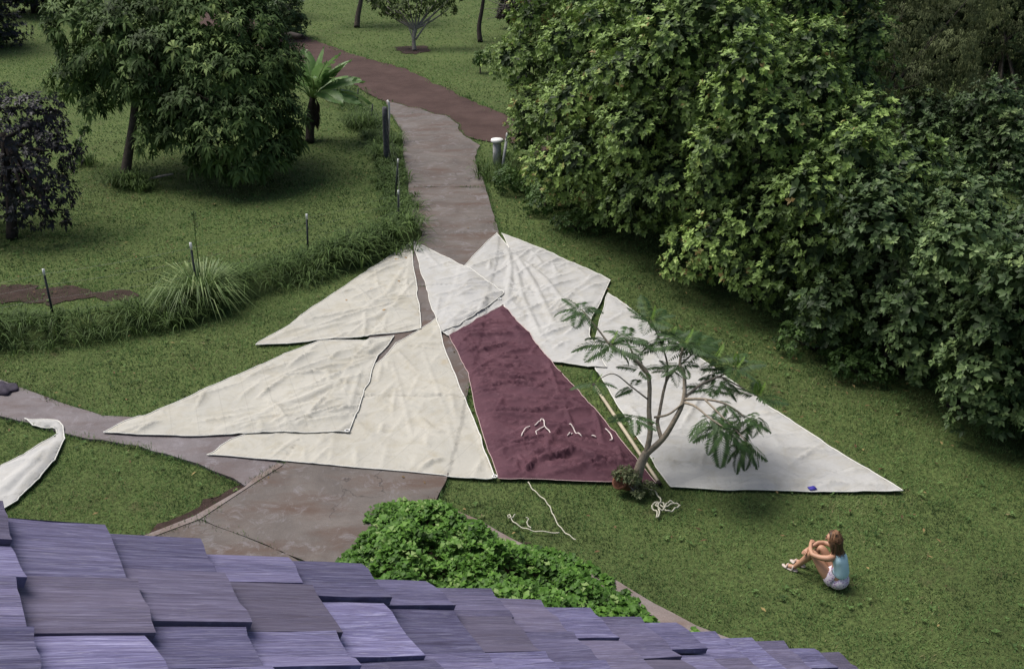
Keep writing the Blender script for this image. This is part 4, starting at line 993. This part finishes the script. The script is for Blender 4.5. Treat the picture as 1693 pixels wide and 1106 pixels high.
def frond_mesh(L, pairs, seed, droop=.5):
    r_ = np.random.default_rng(seed); t = np.linspace(.12, 1, pairs)
    rx = lambda u: np.array([L*u*(1-.12*droop*u*u), 0, .10*L*u-droop*L*.55*u*u])
    B = []; Dv = []; Ln = []
    for u in t:
        for s in (-1, 1):
            B.append(rx(u)); Dv.append((.45+.25*u, s*1.0, -.18-.2*r_.uniform())); Ln.append(L*.34*math.sin(min(1, .25+u*.78)*math.pi)**.6*r_.uniform(.85, 1.1))
    B = np.array(B); Dv = np.array(Dv); Ln = np.array(Ln)
    V, Fc = leaves_np(B, Dv, np.tile([0, 0, 1.], (len(B), 1)), Ln, L*.058, .25, .05)
    mb = MB(); mb.add(V, Fc, np.repeat(np.clip(r_.normal(.45, .2, len(B)), 0, 1), 5))
    V, Fc = tube_np(np.array([rx(u) for u in np.linspace(0, 1, 8)]), np.linspace(.007, .003, 8), 4); mb.add(V, Fc, np.full(len(V), .9))
    return mb
FM = []
for k in range(5):
    o = frond_mesh(1., 17, k, .35+.16*k).build('frond', M['frond'], tint=True); FM.append(o.data); bpy.data.objects.remove(o)
FN = []
for k in range(2):
    o = frond_mesh(1., 15, 40+k, .1).build('frond', M['frond_new'], tint=True); FN.append(o.data); bpy.data.objects.remove(o)
def rosette(x, y, dz, n, L, el, new=0, az0=None, spread=360):
    c = tp(x, y, dz)-b
    for k in range(n+new):
        isnew = k >= n
        me = FN[k % 2] if isnew else FM[random.randrange(5)]
        o = bpy.data.objects.new('frond', me); COL.objects.link(o); o.parent = root; o.location = c
        az = (random.uniform(0, 360) if az0 is None else az0+random.uniform(-.5, .5)*spread) if n < 4 else (az0 or 0)+spread*(k+random.uniform(-.3, .3))/max(1, n)-(spread/2 if spread < 360 else 0)
        e = math.radians((random.uniform(50, 80) if isnew else random.gauss(el, 14)))
        o.rotation_euler = Euler((random.uniform(-.3, .3), -e, math.radians(az)), 'XYZ')
        s = L*random.uniform(.8, 1.15)*(.55 if isnew else 1.); o.scale = (s, s, s)
        if isnew: o['label'] = 'pale yellow green new frond'
for args in ((960, 512, .1, 8, .52, 5), (1008, 568, -.1, 8, .62, 0, 1), (985, 632, -.35, 4, .42, 20, 2), (1035, 558, .4, 6, .52, 10), (1050, 690, -.5, 7, .45, 0), (1060, 610, .2, 4, .42, 10),
             (1075, 530, .8, 7, .55, 20, 1), (1130, 568, .2, 8, .58, 10, 1), (1150, 578, .6, 7, .6, 15, 1), (1125, 602, .1, 5, .45, -5), (1103, 560, .5, 6, .5, 20, 1), (1110, 612, .3, 4, .4, 0),
             (1215, 608, .3, 7, .55, 10, 2), (1190, 625, .2, 6, .5, -10), (1252, 655, .2, 5, .5, 20, 3), (1232, 690, -.4, 7, .55, -15), (1195, 705, -.9, 8, .62, -30), (1172, 690, -.7, 5, .5, -15),
             (1235, 730, -.8, 8, .48, -35), (1200, 668, -.4, 5, .5, -20), (1255, 690, -.3, 4, .42, -10), (1045, 640, 0, 3, .38, 5), (1170, 640, .1, 5, .45, 5), (1085, 575, .6, 5, .5, 15), (1180, 595, .5, 5, .55, 25, 1)):
    rosette(*args)

# terracotta pot tipped against the trunk, with a small plant in it
pc = G(1030, 812); root = empty('terracotta_pot', tuple(pc), 'tipped terracotta pot beside the feathery tree trunk', 'pot')
ax = norm(np.array([-.55, -.25, .55])); s0 = pc+np.array([.10, .02, .09])
prof = [(0, .085), (.03, .095), (.20, .135), (.20, .155), (.25, .158), (.25, .13), (.12, .115)]
bm_ = MB(); bm_.tube(np.array([s0+ax*(h) for h, r in prof]), [r for h, r in prof], 18, False)
# floor of the pot and soil
child(bm_.build('pot', M['terracotta'], smooth=False), root)
mbs = MB(); mbs.tube(np.array([s0+ax*.0, s0+ax*.21]), [.08, .118], 16); child(mbs.build('potting_soil', M['soil']), root)
root2 = empty('potted_plant', tuple(G(1040, 806)), 'sprawling grey green plant spilling from the tipped pot', 'plant')
lm = [tuple(s0+ax*.32+np.array([.10, .05, .05]))+(.16, .15, .11), tuple(s0+ax*.3+np.array([.22, -.02, .02]))+(.14, .14, .12), tuple(s0+np.array([.28, -.12, .04]))+(.13, .12, .11), tuple(s0+np.array([.20, -.2, .02]))+(.12, .1, .09), tuple(s0+np.array([.10, -.26, .0]))+(.10, .1, .08)]
mb = MB()
for l in lm: limb_tube(mb, [s0+ax*.15, (s0+ax*.15+np.array(l[:3]))/2+[0, 0, .03], np.array(l[:3])], .012, .007, 5, 6)
child(mb.build('stems', M['bark_pale']), root2)
crown('foliage', lm, 330, 6, .065, .030, .2, M['succulent'], root2, depth=(.4, 1.1))

# ------------------------------------------------------------------ leafy bed below the roof
BED = GP([(640, 852), (690, 842), (735, 850), (790, 876), (850, 908), (905, 934), (965, 962), (1010, 990), (1075, 1032), (1150, 1070), (1180, 1200), (900, 1400), (500, 1200), (545, 960), (590, 905)])
mn, mx = BED.min(0), BED.max(0); n = 15000
P = rng.uniform(mn-.3, mx+.3, (n, 2)); ins_ = inside(P, BED); dE = poly_dist(P, BED); k_ = ins_ | ((dE < .22) & (fbm(P[:, 0]*1.9, P[:, 1]*1.9, 81, 3) > .56)); P = P[k_]; dE = np.where(ins_, dE, .02)[k_]
hm = .52*np.clip(dE/.7, 0, 1)**.6*np.clip(2.4*fbm(P[:, 0]*2.0, P[:, 1]*2.0, 61, 4)-.45, .15, 1.3)
q = rng.uniform(0, 1, len(P))**.4; z = .06+hm*(.25+.75*q)
C = np.column_stack([P, z]); Nn = np.column_stack([rng.normal(0, .35, (len(P), 2)), np.ones(len(P))])
cl = fbm(P[:, 0]*1.8, P[:, 1]*1.8, 71, 3); t = np.clip(.50+.75*(cl-.5)+rng.normal(0, .2, len(P)), 0, .93); t[rng.uniform(0, 1, len(P)) < .02] = 1.
V, Fc, tt = whorls(C, Nn, 4, .115, .080, .55, t, .25, .9, .9)
tag(npmesh('ground_cover', V, Fc, M['vine'], tint=tt), 'mound of bright green broad leaved vine filling the bed below the roof', 'ground cover', kind='stuff')
sheet('bed_soil', BED, .016, M['soil'])

# ------------------------------------------------------------------ person on the grass
def skin_obj(name, chains, mat, root, sub=2, rootv=0, smooth=True):
    """chains: list of [(x,y,z,r),...]; a point repeated in another chain is shared"""
    bm = bmesh.new(); idx = {}; rad = []
    def vert(p):
        k = tuple(round(c, 4) for c in p[:3])
        if k not in idx: idx[k] = bm.verts.new(p[:3]); rad.append(p[3] if not isinstance(p[3], tuple) else p[3])
        return idx[k]
    for ch in chains:
        for a_, b_ in zip(ch[:-1], ch[1:]):
            va, vb = vert(a_), vert(b_)
            if va is not vb and bm.edges.get((va, vb)) is None: bm.edges.new((va, vb))
    me = bpy.data.meshes.new(name); bm.to_mesh(me); bm.free(); me.materials.append(mat)
    o = bpy.data.objects.new(name, me); COL.objects.link(o); o.parent = root
    md = o.modifiers.new('skin', 'SKIN'); md.use_smooth_shade = True; md.branch_smoothing = .3
    for i, sv_ in enumerate(me.skin_vertices[0].data):
        r = rad[i]; sv_.radius = r if isinstance(r, tuple) else (r, r); sv_.use_root = (i == rootv)
    s = o.modifiers.new('sub', 'SUBSURF'); s.levels = sub; s.render_levels = sub
    return o
hip = G(1383, 968); ftp = G(1322, 940)
face = math.atan2(ftp[1]-hip[1], ftp[0]-hip[0])
pr = empty('person', (hip[0], hip[1], 0), 'person in aqua tank top and pale shorts sitting on the lawn hugging raised knees', 'person')
pr.rotation_euler = (0, 0, face)
# local frame: +X ahead, +Y to the person's left (towards the camera), Z up
pel = (0, 0, .13, (.145, .12))
spine = [pel, (-.03, 0, .26, (.125, .095)), (.00, 0, .40, (.135, .095)), (.075, 0, .52, (.115, .08)), (.115, 0, .575, .058), (.145, 0, .625, .048), (.165, 0, .68, .060), (.175, 0, .745, .088), (.165, 0, .80, .070)]
chains = [spine]
for s in (1, -1):
    o_ = .02 if s > 0 else -.02
    chains.append([pel, (.05, s*.10, .115, .098), (.20, s*.105, .27, .082), (.335+o_, s*.095, .425, .060), (.365+o_, s*.092, .435, .056), (.42+o_, s*.088, .32, .056), (.50+o_, s*.082, .19, .044), (.575+o_, s*.080, .085, .034), (.585+o_, s*.080, .055, .036), (.65+o_, s*.083, .040, .036), (.72+o_, s*.088, .028, .028)])
    # arm: shoulder, elbow beside the knee, forearm folded across the shins
    sh = (.075, s*.085, .525, .062)
    wr = (.475 if s > 0 else .46, -s*.03, .475 if s > 0 else .435, .024)
    chains.append([(.075, 0, .52, (.115, .08)), sh, (.10, s*.165, .515, .052), (.21, s*.185, .485, .042), (.335, s*.185, .470, .036), (.40, s*.12, .475, .035), wr])
    hd = (.475+(.01 if s > 0 else 0), -s*.085, .468 if s > 0 else .425, .030)
    chains.append([wr, hd])
    for k, (dx, ln) in enumerate(((.026, .060), (.010, .070), (-.008, .066), (-.025, .052))):
        bx = hd[0]+dx*.5; chains.append([hd, (bx+dx*.4, hd[1]-s*.030, hd[2]-.002, .0105), (bx+dx*.5, hd[1]-s*(.03+ln*.5), hd[2]-.010, .0095), (bx+dx*.5, hd[1]-s*(.03+ln*.85), hd[2]-.030, .008)])
    chains.append([wr, (wr[0]-.025, wr[1]-s*.03, wr[2]+.014, .012), (wr[0]-.032, wr[1]-s*.06, wr[2]+.010, .0095)])
skin_obj('body', chains, M['skin'], pr, 2)
# nose and jaw belong to the continuous head; small features
def ell(name, c, r, mat, parent, seg=14, rot=None):
    bm = bmesh.new(); bmesh.ops.create_uvsphere(bm, u_segments=seg, v_segments=seg//2+2, radius=1.)
    Mx = Matrix.Translation(c) @ (rot.to_4x4() if rot else Matrix()) @ Matrix.Diagonal((*r, 1)); bmesh.ops.transform(bm, matrix=Mx, verts=bm.verts)
    return bmobj(name, bm, mat, parent, True)
ell('nose', (.250, 0, .728), (.016, .012, .018), M['skin'], pr)
for s in (1, -1):
    ell('eye', (.248, s*.034, .752), (.010, .014, .008), M['eye'], pr); ell('ear', (.170, s*.086, .735), (.018, .010, .027), M['skin'], pr)
ell('mouth', (.250, 0, .695), (.010, .024, .008), M['lip'], pr)
# hair: cap and shoulder length locks
hc = [[(.150, 0, .825, .050), (.100, 0, .790, .085), (.075, 0, .72, .080), (.062, 0, .64, .068), (.045, 0, .57, .055), (.030, 0, .51, .030)]]
for s in (1, -1):
    hc.append([(.150, 0, .825, .050), (.155, s*.055, .80, .052), (.125, s*.085, .73, .045), (.110, s*.095, .65, .036), (.095, s*.095, .575, .022)])
    hc.append([(.100, 0, .790, .085), (.095, s*.06, .74, .058), (.075, s*.075, .65, .045), (.055, s*.07, .56, .03), (.04, s*.065, .50, .016)])
hc.append([(.150, 0, .825, .050), (.200, 0, .822, .036), (.222, .02, .805, .022)])
skin_obj('hair', hc, M['hair'], pr, 2)
rr = random.Random(3); mb = MB()
for k in range(150):
    a = rr.uniform(-1.9, 1.9); c, s = math.cos(a), math.sin(a)
    p0 = np.array([.150-.02*c, .02*s, .868]); p1 = np.array([.135-.085*c, .098*s, .77]); p2 = np.array([.105-.075*c, .10*s, .64]); p3 = p2+np.array([-.03+rr.uniform(-.04, .03), rr.uniform(-.035, .035), -.13+rr.uniform(-.07, .04)])
    mb.tube(smooth_path([p0, p1, p2, p3], 9)+np.array([rr.uniform(-.010, .010), rr.uniform(-.010, .010), 0])+np.sin(np.linspace(0, 9, 10)+rr.uniform(0, 6))[:, None]*np.array([.004, .006, 0]), np.linspace(.006, .0025, 10), 4)
M['hair_light'] = plain('light_brown_hair', (.22, .115, .06), .5, .5, 40, .3)  # lighter brown colour for the loose locks
child_o = mb.build('hair_locks', M['hair_light'], pr)
skin_obj('tank_top', [[(-.022, 0, .19, (.158, .130)), (-.033, 0, .27, (.144, .114)), (-.005, 0, .40, (.146, .106)), (.035, 0, .465, (.118, .092))],
                      [(.035, 0, .465, (.118, .092)), (.055, .088, .535, .040), (.085, .082, .575, .026)], [(.035, 0, .465, (.118, .092)), (.055, -.088, .535, .040), (.085, -.082, .575, .026)]], M['shirt'], pr, 2)
skin_obj('shorts', [[(-.015, 0, .255, (.150, .122)), (-.022, 0, .150, (.180, .176)), (.055, .10, .115, .122), (.165, .106, .232, .105)], [(-.022, 0, .150, (.180, .176)), (.055, -.10, .115, .122), (.165, -.106, .232, .105)]], M['shorts'], pr, 2)
ell('shorts_seat', (-.008, 0, .118), (.150, .172, .125), M['shorts'], pr, 18)
for s in (1, -1):
    o_ = .02 if s > 0 else -.02; mb = MB()
    n = 14; a = np.linspace(0, 2*math.pi, n, endpoint=False); cx_, cy_ = .655+o_, s*.083
    ring = np.column_stack([cx_+.125*np.cos(a), cy_+.046*np.sin(a)])
    V = np.vstack([np.column_stack([ring, np.full(n, .001)]), np.column_stack([ring, np.full(n, .016)]), [[cx_, cy_, .016]]])
    Fc = [(k, (k+1) % n, n+(k+1) % n) for k in range(n)]+[(k, n+(k+1) % n, n+k) for k in range(n)]+[(2*n, n+k, n+(k+1) % n) for k in range(n)]
    mb.add(V, Fc)
    for xx in (.60, .69):
        aa = np.linspace(0, math.pi, 9); mb.tube(np.column_stack([np.full(9, xx+o_), cy_+.044*np.cos(aa), .012+.068*np.sin(aa)*(1 if xx < .65 else .75)]), .010, 5)
    mb.build('sandal', M['sandal'], pr)

# ------------------------------------------------------------------ house with shake roof
az, sl = math.radians(32), math.radians(32.5)
d1 = np.array([math.cos(az)*math.cos(sl), math.sin(az)*math.cos(sl), -math.sin(sl)]); yv = np.array([-math.sin(az), math.cos(az), 0]); nv = np.cross(d1, yv)
P0 = np.array([-.98, 1.96, 7.74])-nv*.03
RM = Matrix(((d1[0], yv[0], nv[0], P0[0]), (d1[1], yv[1], nv[1], P0[1]), (d1[2], yv[2], nv[2], P0[2]), (0, 0, 0, 1)))
hb = P0+d1*1.5-yv*1.5
house = empty('house', (hb[0], hb[1], 0), 'house with weathered purplish grey shake roof in the near foreground', 'house')
EXP = .25
mb = MB(); mb.box(RM @ Matrix.Translation((1.3, -2.35, -.045)), 6.4, 4.6, .05); roof = mb.build('roof', M['deck']); child(roof, house)
mb = MB(); mb.box(RM @ Matrix.Translation((1.3, -.06, -.15)), 6.4, .03, .16); child(mb.build('rake_board', M['old_wood']), house)
# walls: prisms under the roof plane, set in from its edges
def wall(u0, u1, v0, v1):
    bm = bmesh.new(); lo = []; hi = []
    for u, v in ((u0, v0), (u1, v0), (u1, v1), (u0, v1)):
        p = P0+d1*u+yv*v-nv*.085; lo.append(bm.verts.new((p[0], p[1], 0))); hi.append(bm.verts.new(tuple(p)))
    bm.faces.new(lo[::-1]); bm.faces.new(hi)
    for k in range(4): bm.faces.new((lo[k], lo[(k+1) % 4], hi[(k+1) % 4], hi[k]))
    child(bmobj('wall', bm, M['house_wall']), house)
wall(-1.8, 4.0, -.42, -.30); wall(3.88, 4.0, -4.4, -.422)
SH = []
for k in range(16):
    r_ = np.random.default_rng(100+k); nxs, nys = 5, 6
    X = np.linspace(-.52, 0, nxs); Y = np.linspace(0, -1, nys)
    prof = r_.normal(0, .003, nys); wav = r_.normal(0, .0012, (nxs, nys)); cup = r_.uniform(-.004, .004)
    V = []; 
    bx = r_.normal(0, .0016, nys)+r_.normal(0, .004)*np.linspace(-1, 1, nys)
    for i, x in enumerate(X):
        for j, y in enumerate(Y):
            th = .005+(.021-.005)*(x+.52)/.52
            V.append((x+(bx[j] if i == nxs-1 else 0), y, th+prof[j]*(.4+.6*(i/(nxs-1)))+wav[i, j]+cup*(2*j/(nys-1)-1)**2))
    nb = len(V)
    for i, x in ((0, X[0]), (nxs-1, 0.)):
        for j, y in enumerate(Y): V.append((x+(bx[j] if i else 0), y, 0))
    Fq = []
    for i in range(nxs-1):
        for j in range(nys-1):
            a_ = i*nys+j; Fq += [(a_, a_+1, a_+nys+1), (a_, a_+nys+1, a_+nys)]
    e = (nxs-1)*nys; lo0, lo1 = nb, nb+nys
    for j in range(nys-1): Fq += [(e+j, e+j+1, lo1+j+1), (e+j, lo1+j+1, lo1+j), (lo0+j, lo0+j+1, lo1+j+1), (lo0+j, lo1+j+1, lo1+j)]
    for jj in (0, nys-1):
        for i in range(nxs-1):
            a_, b_ = i*nys+jj, (i+1)*nys+jj; l0 = lo0+jj; l1 = lo1+jj
            if i == 0: Fq.append((a_, b_, l0))
            if i == nxs-2: pass
        seq = [i*nys+jj for i in range(nxs)]
        for i in range(1, nxs-1): Fq.append((lo0+jj, seq[i], seq[i+1]))
        Fq.append((lo0+jj, seq[-1], lo1+jj))
    bm = bmesh.new(); vv = [bm.verts.new(v) for v in V]
    for f in Fq:
        try: bm.faces.new([vv[q] for q in f])
        except ValueError: pass
    bmesh.ops.recalc_face_normals(bm, faces=bm.faces); me = bpy.data.meshes.new('shake'); bm.to_mesh(me); bm.free(); me.materials.append(M['shake']); SH.append(me)
tilt = math.atan(.024/EXP); rr = random.Random(12); cnt = 0
inv = Matrix.Translation(-Vector(house.location))
for n in range(-5, 15):
    y = rr.uniform(-.012, .012)+.01
    ymin = -2.0 if n < 10 else -1.5
    while y > ymin:
        wdt = rr.uniform(.13, .25); jx = rr.uniform(-.016, .016)
        o = bpy.data.objects.new('shake', SH[rr.randrange(16)]); COL.objects.link(o); o.parent = roof; o.matrix_parent_inverse = Matrix.Identity(4)
        Lm = RM @ Matrix.Translation((n*EXP+jx, y, .004+rr.uniform(0, .011))) @ Matrix.Rotation(rr.uniform(-.012, .012), 4, 'Z') @ Matrix.Rotation(rr.uniform(-.06, .045), 4, 'X') @ Matrix.Translation((0, 0, .024)) @ Matrix.Rotation(tilt+rr.uniform(-.012, .012)-math.atan(.0), 4, 'Y').inverted() @ Matrix.Diagonal((1, wdt-.006, 1, 1))
        # roof keeps world-space vertices and sits at house offset zero
        o.matrix_basis = Lm; cnt += 1
        y -= wdt
print('shakes', cnt, 'objects', len(S.objects), 'tris', sum(len(o.data.polygons) for o in S.objects if o.type == 'MESH'))
